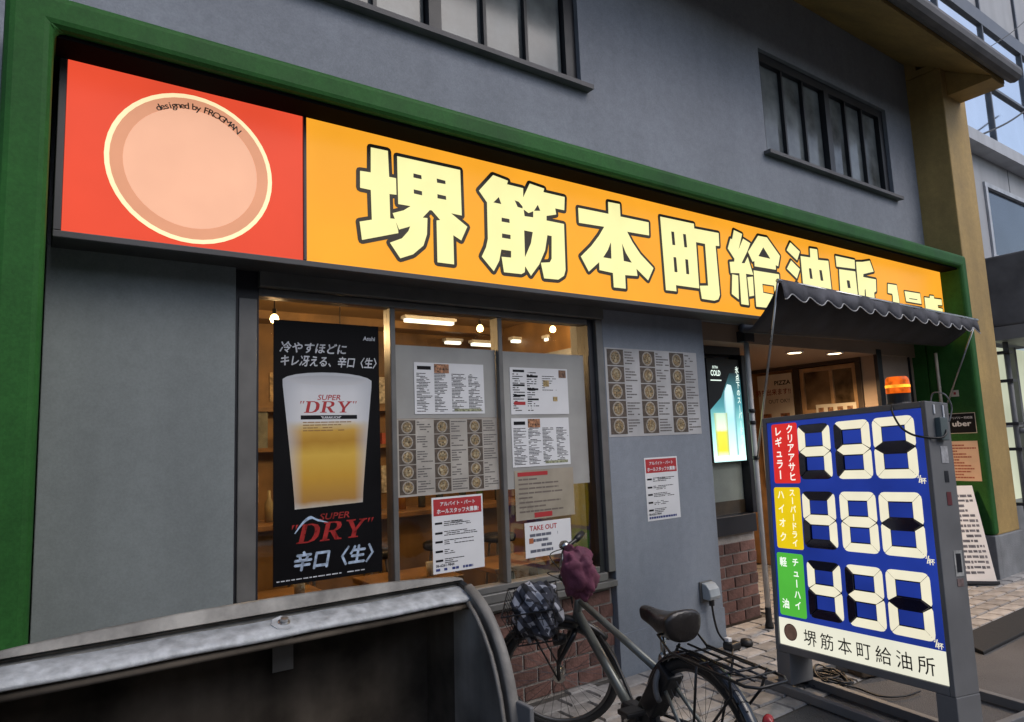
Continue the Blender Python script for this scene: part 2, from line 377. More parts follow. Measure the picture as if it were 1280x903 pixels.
part('pier_skirt', M['pier'], (3.355, 4.48, -.006, .02, -.02, .27))
part('side_panel', M['panel'], (.03, .825, -.045, .3, -.02, 2.553), bevel=.004)
# bricks
def brick_mesh(L, H, D=.03, k=0):
    rr = random.Random(k); bm = bmesh.new(); j = lambda: rr.uniform(-.002, .002)
    q = [(-L/2, -H/2), (L/2, -H/2), (L/2, H/2), (-L/2, H/2)]
    t = [bm.verts.new((x*.985+j(), -D+j(), z*.96+j())) for x, z in q]; m = [bm.verts.new((x+j(), -D+.005, z+j())) for x, z in q]; b = [bm.verts.new((x, 0, z)) for x, z in q]
    bm.faces.new(t[::-1] if False else t)
    for i in range(4):
        n_ = (i+1) % 4; bm.faces.new((m[i], m[n_], t[n_], t[i])); bm.faces.new((b[i], b[n_], m[n_], m[i]))
    bmesh.ops.recalc_face_normals(bm, faces=bm.faces)
    me = bpy.data.meshes.new('brick'); bm.to_mesh(me); bm.free(); me.materials.append(M['brick']); return me
BL, BH, JT = .203, .081, .015
full = [brick_mesh(BL, BH, k=i) for i in range(4)]; half = [brick_mesh((BL-JT)/2, BH, k=9+i) for i in range(2)]
def brickwork(x0, x1, yf, z1, depth):
    wl = MB().box(x0, x1, yf+.009, yf+depth, -.02, z1).build('brick_wall', M['mortar'], bld)
    z = .008+BH/2; r = 0
    while z+BH/2 < z1+.004:
        x = x0+JT/2
        if r % 2: piece('brick', half[r % 2], (x+(BL-JT)/4, yf+.028, z), wl); x += (BL-JT)/2+JT
        while x+BL < x1:
            piece('brick', random.choice(full), (x+BL/2, yf+.028+random.uniform(-.003, .003), z), wl); x += BL+JT
        if x1-x > .06:
            s = (x1-x-.004)/BL; piece('brick', full[0], (x+s*BL/2, yf+.028, z), wl, scale=(s, 1, 1))
        z += BH+JT; r += 1
    return wl
brickwork(.83, 3.355, .045, .597, .25)
brickwork(4.48, 5.36, .30, .74, .15)
# shop window: head, jambs, sill, mullions, three panes
wf = part('window_frame', M['frame'], (.845, .935, -.02, .14, .70, 2.40), (.945, 3.355, -.03, .14, 2.468, 2.553), (3.29, 3.352, -.01, .14, .70, 2.466), (.83, 3.355, -.02, .14, .602, .642), bevel=.004)
part('window_sill', M['frame'], (.94, 3.289, .0, .14, .644, .70), parent=wf, bevel=.006)
part('jamb_groove', M['dark'], (.826, .844, -.01, .14, .644, 2.552), (.936, .952, .01, .14, .702, 2.466), (.846, .944, .0, .14, 2.402, 2.552), parent=wf)
part('jamb_strip', M['dark'], (3.236, 3.288, .02, .14, .702, 2.466), parent=wf)
part('top_rail', M['frame'], (.953, 3.235, .02, .11, 2.425, 2.466), parent=wf, bevel=.004)
part('bottom_rail', M['frame'], (.953, 3.235, .02, .11, .702, .742), parent=wf, bevel=.004)
part('rail_seal', M['dark'], (.953, 3.235, .012, .1, 2.4665, 2.4675), parent=wf)
PX = [.953, 1.715, 2.475, 3.235]
for i in (1, 2): part('mullion', M['frame'], (PX[i]-.017, PX[i]+.017, .018, .11, .743, 2.424), parent=wf, bevel=.005)
for i in range(3):
    part('pane', M['pane'], (PX[i]+(.0 if i == 0 else .0172), PX[i+1]-(.0172 if i < 2 else 0.), .060, .064, .7425, 2.4245), parent=wf)
# narrow window over the second brick strip
wf2 = part('window_frame', M['dark'], (4.48, 5.36, .27, .45, .742, .90), (4.48, 5.36, .30, .42, 2.33, 2.455), (5.34, 5.40, .28, .42, .901, 2.329), bevel=.004)
part('pane', M['pane'], (4.48, 5.339, .352, .356, .902, 2.328), parent=wf2)
part('window_board', mat('dark_wood_board', (.10, .06, .03), .5, .2, 6), (4.481, 5.339, .36, .41, .902, 1.02), parent=wf2)
part('blind', mat('pale_blind', (.42, .42, .36), .6, .08, 5), (4.50, 5.33, .362, .372, 1.021, 1.40), parent=wf2)
part('pier_return', M['wall'], (4.478, 4.50, .361, 2.4, 0, 2.55))
# entrance recess: ceiling, back wall, panel beside the door
wood = mat('varnished_wood', (.30, .17, .075), .45, .2, 5, streak=.3)
part('entrance_ceiling', M['soffit'], (4.5, 8.30, .085, 2.4, 2.402, 2.556))
part('entrance_back_wall', wood, (5.37, 7.6, 2.2, 2.4, 0, 2.456))
part('entrance_side_wall', wood, (5.41, 5.46, .46, 2.199, 0, 2.456))
part('beige_panel', mat('beige_plaster', (.38, .29, .22), .7, .06, 4), (7.5, 8.30, .12, .3, -.01, 2.456))
part('dark_corner_post', M['dark'], (7.42, 7.52, .08, .118, -.01, 2.456), (8.18, 8.2, .10, .118, 0, 2.456))
dw = part('door_wall', mat('dark_door_frame', (.05, .035, .025), .45, .1, 8), (7.47, 7.6, .301, 2.199, 2.36, 2.456), (7.47, 7.6, .301, .36, 0, 2.358), (7.47, 7.6, 1.05, 1.12, 0, 2.358), (7.47, 7.6, 2.12, 2.199, 0, 2.358), (7.47, 7.6, .361, 1.049, 0, .12), bevel=.004)
lw = mat('light_wood_frame', (.42, .26, .13), .4, .15, 9, streak=.3)
part('door_leaf', lw, (7.49, 7.54, .362, .41, .12, 2.35), (7.49, 7.54, 1.0, 1.048, .12, 2.35), (7.49, 7.54, .64, .68, 1.86, 2.30), (7.49, 7.54, .411, .999, 2.30, 2.35), (7.49, 7.54, .411, .999, 1.80, 1.86), (7.49, 7.54, .411, .999, .12, .9), parent=dw, bevel=.004)
part('pane', mat('dim_amber_glazing', (.20, .13, .07), .15, .5, 3.0, spec=.6), (7.515, 7.52, .41, 1.0, .9, 2.3), parent=dw)
part('panel_board', wood, (7.50, 7.54, 1.12, 2.12, 0, 2.358), parent=dw)
# rooms behind the window: floor, ceiling, walls
iw = mat('interior_wood_panelling', (.27, .155, .06), .5, .22, 3, streak=.35)
ic = mat('interior_ceiling_brown', (.25, .155, .06), .6, .12, 2)
part('interior_ceiling', ic, (.45, 5.36, .301, 3.6, 2.95, 3.0))
part('interior_floor', mat('interior_dark_floor', (.06, .04, .028), .4, .2, 3), (.45, 5.36, .3, 3.6, -.01, .01))
part('interior_back_wall', iw, (.45, 5.36, 3.6, 3.7, 0, 3.0))
part('interior_left_wall', iw, (.35, .449, .301, 3.6, 0, 3.0))
part('interior_right_wall', iw, (4.51, 4.56, .52, 3.6, 0, 2.949))
part('ceiling_beam', iw, *[(.45, 4.5, y, y+.08, 2.87, 2.9495) for y in (1.05, 2.0, 2.9)])
part('rear_facade', M['wall'], (-6, 9.0, 5.0, 5.2, 0, 6.15))
part('roof_deck', M['fascia'], (-6, 9.0, .3, 5.2, 6.155, 6.3))
part('end_wall', M['wall'], (8.44, 8.98, .301, 5.0, 0, 6.15), (-6, -5.8, .301, 5.0, 0, 6.15))
# ------------------------------------------------------------------ the long lit fascia sign
SY = -.28                                              # face plane of the sign
sgn = thing('fascia_sign', 'long lit orange and red shop sign with bold pale yellow kanji', 'sign', (4.2, SY, 2.55))
SX0, SX1, SXM, SZ0, SZ1 = .075, 8.29, 1.098, 2.558, 3.327
M['signorange'] = glow('lit_orange_acrylic', (.96, .40, .028), 1.0, .07, 1.6, base=(.5, .2, .02))
M['signred'] = glow('lit_red_acrylic', (.79, .080, .036), 1.0, .08, 1.8, base=(.4, .03, .02))
M['signyellow'] = glow('lit_pale_yellow_acrylic', (1., .95, .44), .96, .04, 5, base=(.5, .48, .25))
M['signkey'] = mat('dark_brown_outline', (.035, .022, .006), .5, .1, 10)
b = MB().box(SX0-.03, SX1, SY+.022, 0., SZ0-.012, SZ1-.004); b.build('sign_case', M['under'], sgn, bevel=.004)
trim = MB(); t = .008
trim.box(SX0-.03, SX1, SY-.012, SY+.021, SZ0-.03, SZ0-.001).box(SX0-.03, SX0-.002, SY-.012, SY+.021, SZ0, SZ1-.005).box(SXM-.008, SXM+.008, SY-.012, SY+.021, SZ0, SZ1-.001)
trim.build('sign_trim', M['under'], sgn, bevel=.003)
MB().box(SX0, SXM-.009, SY, SY+.02, SZ0, SZ1-.005).build('red_panel', M['signred'], sgn)
MB().box(SXM+.009, SX1-.002, SY, SY+.02, SZ0, SZ1-.005).build('orange_panel', M['signorange'], sgn)
SP = Plane((0, SY, 0), (1, 0, 0), (0, 0, 1))
def signpx(ox, oy, sc, pts):
    r = []
    for x, y in pts:
        q = onY(ox+x/sc, oy+y/sc, SY); r.append((q[0], q[2]))
    return r
# round emblem field: rings and the designer's credit only
cc = np.array([onY(*p, SY) for p in ((123.4, 188), (344.6, 230), (212, 117.8), (258, 302))]); ccx, ccz = (cc[0, 0]+cc[1, 0])/2, (cc[2, 2]+cc[3, 2])/2; cr = (cc[1, 0]-cc[0, 0]+cc[2, 2]-cc[3, 2])/4
MB().ring(SP, ccx, ccz, cr*.945, cr, .0035).build('emblem_rim', glow('lit_cream_acrylic', (1., .85, .50), 1., .04, 5), sgn)
MB().ring(SP, ccx, ccz, cr*.80, cr*.945, .003).build('emblem_band', glow('lit_terracotta_acrylic', (.68, .31, .18), 1., .05, 5), sgn)
MB().disc(SP, ccx, ccz, cr*.80, .0025, 48).build('emblem_field', glow('lit_salmon_acrylic', (.86, .46, .30), .95, .05, 4), sgn)
tx = MB(); s = 'designed by FROGMAN'; rad = cr*.80; a0, a1 = R_(122), R_(48)
wd = [.62 if c in 'il ' else (1.15 if c in 'RGMANO' else .8) for c in s]; tot = sum(wd); acc = 0
for c, k in zip(s, wd):
    a = a0+(a1-a0)*(acc+k/2)/tot; acc += k
    if c != ' ': tx.text(SP.sub(ccx+rad*math.cos(a), ccz+rad*math.sin(a), .0045, rot=a-math.pi/2), c, 0, 0, .044, bold=.016, align='CENTER', sx=1.1)
tx.build('credit_lettering', M['signkey'], sgn)
# kanji: outlines measured on the photograph, laid on the sign's own face
KJ = []
def K(ox, oy, sc, outers): KJ.append((ox, oy, sc, outers))
K(430, 170, 5.0167, [[[(165,75),(272,97),(280,260),(323,268),(326,372),(282,367),(287,520),(318,523),(336,592),(338,612),(110,655),(95,540),(172,528),(165,342),(98,328),(98,222),(165,232)]],
  [[(330,130),(725,217),(735,502),(668,488),(770,572),(732,658),(682,625),(687,808),(583,795),(577,533),(600,530),(548,470),(535,468),(490,515),(520,518),(517,620),(495,690),(430,745),(350,770),(285,672),(360,645),(400,600),(412,570),(342,590),(302,487),(370,470),(415,443),(337,430)],
   [(432,238),(482,250),(484,275),(432,264)],[(578,270),(632,284),(634,306),(580,296)],[(434,338),(486,350),(487,376),(435,364)],[(582,368),(636,380),(638,404),(583,394)]]])
K(590, 200, 5.646, [[[(145,110),(250,150),(243,175),(357,203),(357,268),(403,170),(505,205),(500,230),(650,265),(647,358),(583,345),(590,388),(522,398),(522,430),(645,455),(656,780),(645,820),(605,847),(505,838),(482,728),(545,725),(558,700),(558,540),(528,534),(512,640),(470,740),(412,820),(371,752),(368,795),(345,808),(222,795),(205,686),(272,692),(272,645),(203,635),(188,715),(150,788),(65,685),(95,620),(108,560),(102,303),(45,220)],
   [(147,303),(185,265),(203,315)],[(297,288),(325,298),(352,330),(354,346),(318,335)],[(360,352),(395,378),(428,365),(428,408),(367,400)],[(434,362),(460,320),(478,362)],[(364,500),(425,512),(412,590),(370,690)],[(205,410),(260,420),(262,448),(205,438)],[(208,522),(268,532),(268,562),(208,552)]]])
K(710, 230, 6.0167, [[[(297,138),(385,155),(390,248),(602,292),(605,390),(440,362),(480,440),(540,530),(638,635),(598,728),(510,640),(518,695),(425,688),(430,790),(340,780),(333,672),(232,650),(230,590),(152,662),(92,548),(170,470),(230,390),(268,325),(78,295),(72,182),(300,228)],
   [(318,440),(322,565),(260,555),(295,500)],[(402,450),(415,582),(475,595),(430,520)]]])
K(810, 250, 6.4545, [[[(93,137),(365,195),(368,233),(565,270),(570,375),(540,372),(575,770),(562,805),(530,815),(430,800),(413,695),(480,694),(455,357),(382,343),(408,716),(220,690),(225,740),(140,730)],
   [(182,257),(205,260),(215,368),(192,366)],[(277,277),(300,280),(311,386),(288,384)],[(200,463),(222,466),(233,586),(209,584)],[(295,480),(318,484),(328,603),(304,600)]]])
K(900, 270, 6.95, [[[(115,125),(187,160),(155,298),(195,200),(258,240),(228,318),(182,412),(208,414),(235,358),(283,515),(220,505),(245,778),(180,768),(163,500),(88,498),(78,402),(118,400),(120,375),(62,285),(85,200),(100,205)]],
   [[(100,510),(152,520),(158,728),(97,680)]], [[(232,535),(280,530),(290,695),(250,702)]],
   [[(325,175),(402,190),(515,350),(500,440),(478,430),(480,470),(295,440),(293,395),(277,400),(238,315),(300,215)],[(370,275),(432,375),(328,352)]],
   [[(286,475),(507,510),(525,850),(420,842),(418,800),(385,798),(310,790)],[(362,592),(465,608),(470,690),(370,670)]]])
K(970, 290, 8.207, [[[(140,110),(238,205),(210,295),(103,190)]], [[(148,295),(238,385),(208,482),(105,380)]], [[(205,520),(240,560),(215,720),(130,690)]],
   [[(245,250),(345,265),(340,170),(415,182),(425,290),(530,300),(585,790),(290,750)],[(330,375),(355,378),(370,485),(343,482)],[(437,393),(462,396),(480,505),(452,502)],[(355,560),(380,563),(392,660),(367,657)],[(465,580),(490,583),(505,680),(478,678)]],
   [[(603,248),(800,290),(805,382),(615,358)]], [[(640,385),(806,408),(838,700),(755,690),(735,660),(735,830),(665,815)],[(718,498),(748,502),(760,580),(730,578)]],
   [[(814,310),(880,310),(955,298),(995,410),(890,435),(888,465),(1018,490),(1022,612),(1000,625),(1020,830),(930,815),(912,590),(903,595),(905,700),(862,790),(838,600)]]])
K(1090, 320, 9.03, [[[(172,318),(272,333),(300,500),(325,740),(240,725),(228,460),(222,430),(172,420)]], [[(360,400),(535,428),(552,545),(380,515)],[(412,478),(505,492),(506,502),(413,488)]], [[(375,560),(560,590),(575,780),(480,770),(478,730),(500,730),(490,660),(385,640)]],
   [[(585,470),(645,478),(645,450),(690,455),(695,485),(778,495),(785,560),(735,556),(740,590),(790,600),(800,790),(690,775),(680,650),(640,645),(630,780),(590,760),(600,600)]]])
NAMES = ('堺', '筋', '本', '町', '給', '油所', '1号店')
for ox, oy, sc, outers in KJ:
    key = MB(); face = MB(); kw = .0115 if ox < 1080 else .008
    for n_, lp in enumerate(outers):
        L = [signpx(ox, oy, sc, l) for l in lp]
        face.loops(SP, L, .0062+.00005*n_)
        for i, l in enumerate(L):
            if i and not (ox == 900 and n_ == 4): key.loops(SP, [l], .0055)
            key.ribbon(SP, l, kw*1.9 if i == 0 else kw*.9, .0030+.0004*n_)
    fo = face.build('kanji', M['signyellow'], sgn, recalc=False); key.build('outline', M['signkey'], fo, recalc=False)
# ------------------------------------------------------------------ price stand with lit figures
base = onZ(974.5, 860.6)
TH = R_(8); D0 = np.array([-math.sin(TH), -math.cos(TH), 0]); N0 = np.array([math.cos(TH), -math.sin(TH), 0]); Z0 = np.array([0, 0, 1.])
PU = D0+.034*Z0; PU /= np.linalg.norm(PU); PV = Z0-.034*D0+.07*N0; PV /= np.linalg.norm(PV)
PP = Plane(base, PU, PV)                               # N points out of the lit face
ps = thing('price_stand', 'standing lit petrol-style price board reading 430, 480 and 430', 'price board', (base[0]+D0[0]*.53+N0[0]*.1, base[1]+D0[1]*.53+N0[1]*.1, 0))
blue = glow('lit_blue_acrylic', (.020, .050, .36), .75, .25, 2.2, base=(.01, .02, .2))
segon = glow('lit_white_segment', (1., .93, .70), .86, .05, 6, base=(.5, .5, .4))
segoff = mat('unlit_navy_segment', (.006, .008, .035), .12, .1, 8, spec=.7)
U0, U1, W0, W1 = .03, 1.092, .275, 1.672
DEP = -.19
fr = MB(); fr.pbox(PP, U0-.03, U0-.001, W0-.045, W1+.035, DEP, .012).pbox(PP, U1+.001, U1+.028, W0-.045, W1+.035, DEP, .012).pbox(PP, U0, U1, W1+.001, W1+.035, DEP, .012).pbox(PP, U0, U1, W0-.045, W0-.001, DEP, .012)
fr.pbox(PP, U0, U1, W0, W1, DEP+.004, -.03)
frame_o = fr.build('cabinet', M['greysteel'], ps, bevel=.004)
MB().pbox(PP, U0, U1, .437, W1, -.028, 0.).build('blue_face', blue, ps)
wp = MB().pbox(PP, U0, U1, W0, .4355, -.028, 0.).build('name_strip', glow('lit_white_acrylic', (1., .98, .80), .82, .06, 3, base=(.5, .5, .45)), ps)
def rrect(u0, u1, v0, v1, r=.015, n=4):
    L = []
    for cx, cy, a in ((u1-r, v1-r, 0), (u0+r, v1-r, 90), (u0+r, v0+r, 180), (u1-r, v0+r, 270)):
        for k in range(n+1): t = R_(a+90*k/n); L.append((cx+r*math.cos(t), cy+r*math.sin(t)))
    return L
# seven-segment figures
def seg_polys(u0, u1, v0, v1, t=.052):
    g_ = .0035; um = (u0+u1)/2; vm = (v0+v1)/2; c = .036; h = t*.62; q = t*.55
    A = [(u0+c, v1), (u1-c, v1), (u1-c*.58, v1-c*.08), (u1-c*.29, v1-c*.29), (u1-t, v1-t*.95), (u0+t, v1-t*.95), (u0+c*.29, v1-c*.29), (u0+c*.58, v1-c*.08)]
    B = [(u1, v1-c), (u1, vm+q*.6), (u1-.006, vm+g_*1.5), (u1-t, vm+h), (u1-t, v1-t*.95-g_), (u1-c*.29+g_*.3, v1-c*.29-g_), (u1-c*.08, v1-c*.58)]
    G = [(u0+.010, vm), (u0+t, vm+h-g_), (u1-t, vm+h-g_), (u1-.010, vm), (u1-t, vm-h+g_), (u0+t, vm-h+g_)]
    mx = lambda L: [(u0+u1-a, b) for a, b in L][::-1]; my = lambda L: [(a, v0+v1-b) for a, b in L][::-1]
    return dict(a=A, b=B, c=my(B), d=my(A), e=mx(my(B)), f=mx(B), g=G)
LIT = {'4': 'bcfg', '3': 'abcdg', '0': 'abcdef', '8': 'abcdefg'}
COLS = ((.277, .512), (.545, .777), (.797, 1.043)); ROWS = ((1.300, 1.640), (.885, 1.226), (.473, .812))
for (v0, v1), num in zip(ROWS, ('430', '480', '430')):
    for (u0, u1), ch in zip(COLS, num):
        sh = .0
        tt = .056; vm = (v0+v1)/2; hh_ = .036
        MB().loops(PP, [rrect(u0+.002, u1-.002, v0+.002, v1-.002, .034), [(u0+tt, vm+hh_), (u1-tt, vm+hh_), (u1-tt, v1-tt), (u0+tt, v1-tt)], [(u0+tt, v0+tt), (u1-tt, v0+tt), (u1-tt, vm-hh_), (u0+tt, vm-hh_)]], .0012).build('digit_plate', segoff, ps)
        for k, pl in seg_polys(u0, u1, v0, v1).items():
            m = MB()
            if k in LIT[ch]: m.loops(PP, [pl], .004, .0015); m.build('lit_segment', segon, ps)
            else: m.loops(PP, [pl], .011, .0015); m.build('unlit_segment', segoff, ps, bevel=.004)
    yn = MB(); yn.text(PP, '円', 1.012-.0, v0+.004, .030, .003, bold=.03); yn.text(PP, '/', 1.037, v0-.022, .055, .003, bold=.02); yn.text(PP, '杯', 1.046, v0-.026, .034, .0035, bold=.03)
    yn.build('unit_lettering', segon, ps)
LBL = (((.068, .272, 1.276, 1.660), (.80, .035, .03), 'レギュラー', 'クリアアサヒ', (1., .95, .85)), ((.057, .262, .866, 1.250), (.95, .68, .01), 'ハイオク', 'スーパードライ', (1., .98, .7)), ((.047, .250, .455, .838), (.10, .55, .06), '軽油', 'チューハイ', (.95, 1., .9)))
for (u0, u1, v0, v1), c, t1, t2, tc in LBL:
    lo = MB().loops(PP, [rrect(u0, u1, v0, v1)], .003, .0005).build('fuel_label', glow('lit_label_acrylic', c, .8, .06, 4), ps)
    tx = MB(); hh = v1-v0
    def column(s, uc, top, step, size):
        for i, ch in enumerate(s):
            if ch == 'ー': tx.text(PP.sub(uc, top-i*step-size*.40, .0042, rot=-math.pi/2), ch, 0, -size*.38, size, bold=.025, align='CENTER')
            else: tx.text(PP, ch, uc, top-i*step-size*.80, size, .0042, bold=.025, align='CENTER', sx=.92)
    if t1 == '軽油': column('軽', u0+.05, v1-.03, .25, .062); column('油', u0+.05, v1-.285, .25, .062); column(t2, u0+.145, v1-.028, (hh-.06)/5, .056)
    elif t1 == 'ハイオク': column(t1, u0+.055, v1-.02, (hh-.03)/4, .062); column(t2, u0+.145, v1-.012, (hh-.02)/7, .05)
    else: column(t1, u0+.052, v1-.02, (hh-.03)/5, .066); column(t2, u0+.148, v1-.012, (hh-.02)/6, .062)
    tx.build('lettering', glow('lit_lettering', tc, 1., .03, 5), lo)['kind'] = 'stuff'
tx = MB()
for i, ch in enumerate('堺筋本町給油所'): tx.text(PP, ch, .262+i*.1195, .312, .098, .002, bold=.004, align='CENTER', res=3)
tx.build('name_lettering', M['ink'], wp)
MB().disc(PP, .117, .357, .048, .0015, 28).build('badge', mat('pale_brown_badge', (.62, .38, .26), .5, .12, 30), wp)
MB().ring(PP, .117, .357, .045, .0505, .002, 28).build('badge_rim', mat('badge_rim', (.25, .10, .07), .5), wp)
# posts and floor frame
NB = -PP.N
for uu, nm in ((U0-.03, 0), (U1-.075, 1)):
    lg = MB(); a = PP(uu, 0, 0); 
    for w0, w1 in (((DEP, .010),)): 
        z0 = .045
        q = []
        for v in ('b', 't'):
            for ww in (w0, w1):
                for du in (0, .105):
                    p = PP(uu+du, W0-.046, ww)
                    if v == 'b': p = V3((p[0]-PV[0]*(p[2]-z0), p[1]-PV[1]*(p[2]-z0), z0))
                    q.append(p)
        lg.add(q, [(0, 2, 3, 1), (4, 5, 7, 6), (0, 1, 5, 4), (2, 6, 7, 3), (0, 4, 6, 2), (1, 3, 7, 5)])
    lg.build('leg', M['greysteel'], ps, bevel=.004)
F0 = Plane((base[0], base[1], 0), D0, np.cross(-N0, D0)*1.0)
FP = Plane((base[0], base[1], .0), D0, N0)             # floor frame: u along the board, v away behind it
def fbox(u0, u1, v0, v1): 
    m = MB(); m.add([V3((base[0], base[1], 0))+D0*u+N0*v+Z0*z for z in (0., .05) for v in (v0, v1) for u in (u0, u1)], [(0, 2, 3, 1), (4, 5, 7, 6), (0, 1, 5, 4), (2, 6, 7, 3), (0, 4, 6, 2), (1, 3, 7, 5)]); return m
for r_ in ((-.02, 1.045, -.06, -.015), (-.02, 1.045, .18, .225), (-.02, 1.045, .80, .845), (-.065, -.021, -.06, .845), (1.046, 1.09, -.06, .845)): fbox(*r_).build('floor_rail', M['greysteel'], ps, bevel=.004)
# controls and stickers on the end of the cabinet
EP = Plane(PP(U1+.0285, 0, 0), -PP.N, PP.V)            # faces along +U
if EP.N @ PU < 0: EP = Plane(PP(U1+.0285, 0, 0), PP.N, PP.V)
sgn_e = 1 if EP.U @ PP.N < 0 else -1
def eb(u0, u1, v0, v1, d, m, nm): MB().pbox(EP, sgn_e*u0 if sgn_e > 0 else -u1, u1 if sgn_e > 0 else -u0, v0, v1, .0005, d).build(nm, m, ps, bevel=.003)
eb(.055, .12, 1.50, 1.62, .03, mat('grey_green_socket', (.10, .13, .13), .5), 'socket_box')
eb(.05, .062, 1.64, 1.69, .006, M['white'], 'switch_label'); eb(.13, .142, 1.62, 1.69, .006, M['white'], 'switch_label')
eb(.08, .14, 1.38, 1.47, .002, mat('pale_sticker', (.45, .45, .46), .5, .2, 40), 'sticker'); eb(.09, .125, 1.28, 1.34, .002, M['dark'], 'sticker'); eb(.09, .13, 1.16, 1.23, .002, mat('maroon_sticker', (.14, .03, .035), .5), 'sticker')
eb(.095, .165, .80, .93, .002, mat('pale_sticker', (.42, .42, .40), .5, .2, 40), 'sticker'); eb(.108, .152, .82, .915, .003, M['dark'], 'sticker_print'); eb(.10, .155, .75, .79, .002, mat('brown_sticker', (.20, .14, .13), .6, .2, 60), 'sticker')
# lead from the beacon across the face into the socket
def bez(p, n=14):
    p = [V3(q) for q in p]; out = []
    for i in range(len(p)-1):
        a = p[max(i-1, 0)]; b_ = p[i]; c = p[i+1]; d = p[min(i+2, len(p)-1)]
        for t in np.linspace(0, 1, n, endpoint=(i == len(p)-2)):
            out.append(.5*((2*b_)+(-a+c)*t+(2*a-5*b_+4*c-d)*t*t+(-a+3*b_-3*c+d)*t**3))
    return out
MB().tube(bez([PP(.93, 1.71, .0), PP(.945, 1.66, .03), PP(.985, 1.58, .035), PP(1.04, 1.535, .035), PP(1.10, 1.515, .03), EP(sgn_e*.04, 1.51, .03), EP(sgn_e*.075, 1.53, .04), EP(sgn_e*.10, 1.555, .03)]), .006, 6).build('lead', M['black'], ps, smooth=True)
MB().tube(bez([PP(1.07, 1.71, -.12), PP(1.09, 1.76, -.12), EP(sgn_e*.12, 1.745, .03), EP(sgn_e*.17, 1.68, .03), EP(sgn_e*.15, 1.60, .02)]), .004, 6).build('lead', M['greysteel'], ps, smooth=True)
# orange beacon lamp standing on the price stand
bp = PP(.925, W1+.036, -.07)
bc = thing('beacon_lamp', 'glowing orange warning beacon on black foot atop the price board', 'beacon', bp)
MB().lathe([(.062, .0), (.062, .01), (.058, .015), (.058, .062), (.06, .066)], bp, seg=28).build('foot', M['black'], bc, smooth=False)
MB().lathe([(.0605, .067), (.062, .075), (.062, .088), (.0605, .092), (.062, .096), (.061, .125), (.0595, .128), (.060, .132), (.057, .150), (.048, .160), (.0, .163)], bp, seg=28).build('dome', glow('lit_orange_dome', (1., .15, .008), .72, .6, 26, base=(.6, .12, .01)), bc, smooth=True)
MB().lathe([(.0625, .098), (.0632, .10), (.0632, .112), (.0625, .114)], bp, seg=28, cap=False).build('lens_band', glow('hot_yellow_band', (1., .40, .03), 1.5, .7, 20), bc, smooth=True)
# heap of leads under the stand
def cable(name, pts, r, m, label, cat='cable', group=None): return MB().tube(bez(pts, 8), r, 6).build(name, m, smooth=True, tag=(label, cat, group))
rr = random.Random(4); c0 = onZ(1035, 852)
pts = []
for i in range(26):
    a = i*1.9+rr.uniform(-.4, .4); r_ = .13*rr.uniform(.5, 1.3); pts.append((c0[0]+r_*math.cos(a)*1.1, c0[1]+r_*math.sin(a)*1.2, .012+.05*rr.random()*(1 if i % 3 else .2)))
cable('power_cable', pts, .007, M['black'], 'tangled heap of black cable under the price board')
q1, q2, q3, q4 = onZ(1070, 862), onZ(1100, 872), onZ(1130, 872), onZ(1150, 866)
cable('power_cable', [pts[-1], (q1[0], q1[1], .01), (q2[0], q2[1], .008), (q3[0], q3[1], .008), (q4[0], q4[1], .008)], .006, M['black'], 'single black cable trailing along asphalt under price board')
# two weights lying on the frame behind the board
q = onZ(1085, 842); m = MB(); P_ = Plane((q[0], q[1], 0), (.94, -.34, 0), (.34, .94, 0)); m.pbox(P_, -.11, .11, -.07, .07, .0, .055); m.build('kerb_stone', mat('muddy_brown_stone', (.12, .085, .055), .9, .3, 12, bump=.6), bevel=.012, tag=('muddy brown block on the ground behind the price board legs', 'block'))
q = onZ(1062, 832); m = MB(); P_ = Plane((q[0], q[1], 0), (.98, .2, 0), (-.2, .98, 0)); m.pbox(P_, -.16, .12, -.06, .06, .0, .05); m.build('metal_plate', M['greysteel'], bevel=.006, tag=('flat grey metal weight beyond the muddy block under price board', 'weight'))
# ------------------------------------------------------------------ awning over the entrance, arms swung up
aw = thing('awning', 'dark grey fabric awning with scalloped white-piped valance over the entrance', 'awning', (6.7, -.1, 0))
AX0, AX1 = 4.675, 8.19; AF = V3((0, -.60, 2.765)); AB = V3((0, -.285, 2.415)); AFR = V3((0, -.60, 2.715)); ABR = V3((0, -.285, 2.475))
fab = mat('charcoal_awning_canvas', (.035, .036, .042), .85, .25, 4, bump=.3, bscale=150)
def aw_pt(t, s):                                      # t along, s 0 back .. 1 front
    a = AB*(1-t)+ABR*t; b_ = AF*(1-t)+AFR*t; p = a*(1-s)+b_*s
    sag = .03*math.sin(math.pi*s)+.004*math.sin(t*40)*s; return V3((AX0*(1-t)+AX1*t, p[1]-sag, p[2]-sag*.3))
n1, n2 = 40, 12
m = MB(); m.add([aw_pt(i/n1, j/n2) for i in range(n1+1) for j in range(n2+1)], [(i*(n2+1)+j, (i+1)*(n2+1)+j, (i+1)*(n2+1)+j+1, i*(n2+1)+j+1) for i in range(n1) for j in range(n2)])
m.build('canopy', fab, aw, smooth=True).modifiers.new('thick', 'SOLIDIFY').thickness = .003
nv = 132; nw = 14; vs_ = []; edge = []
for i in range(nv+1):
    t = i/nv; tp = aw_pt(t, 1.0)+V3((0, -.012, .012)); wv = abs(math.sin(t*math.pi*nw/1.0)); dz = .135+.028*math.cos(t*2*math.pi*nw)
    out = .015+.010*math.sin(t*2*math.pi*nw+1)
    e = tp+V3((0, -out, -dz)); vs_ += [tp, tp+V3((0, -out*.75, -dz*.5)), e]; edge.append(e+V3((0, -.003, 0)))
m = MB(); m.add(vs_, [(3*i+j, 3*i+3+j, 3*i+4+j, 3*i+1+j) for i in range(nv) for j in (0, 1)])
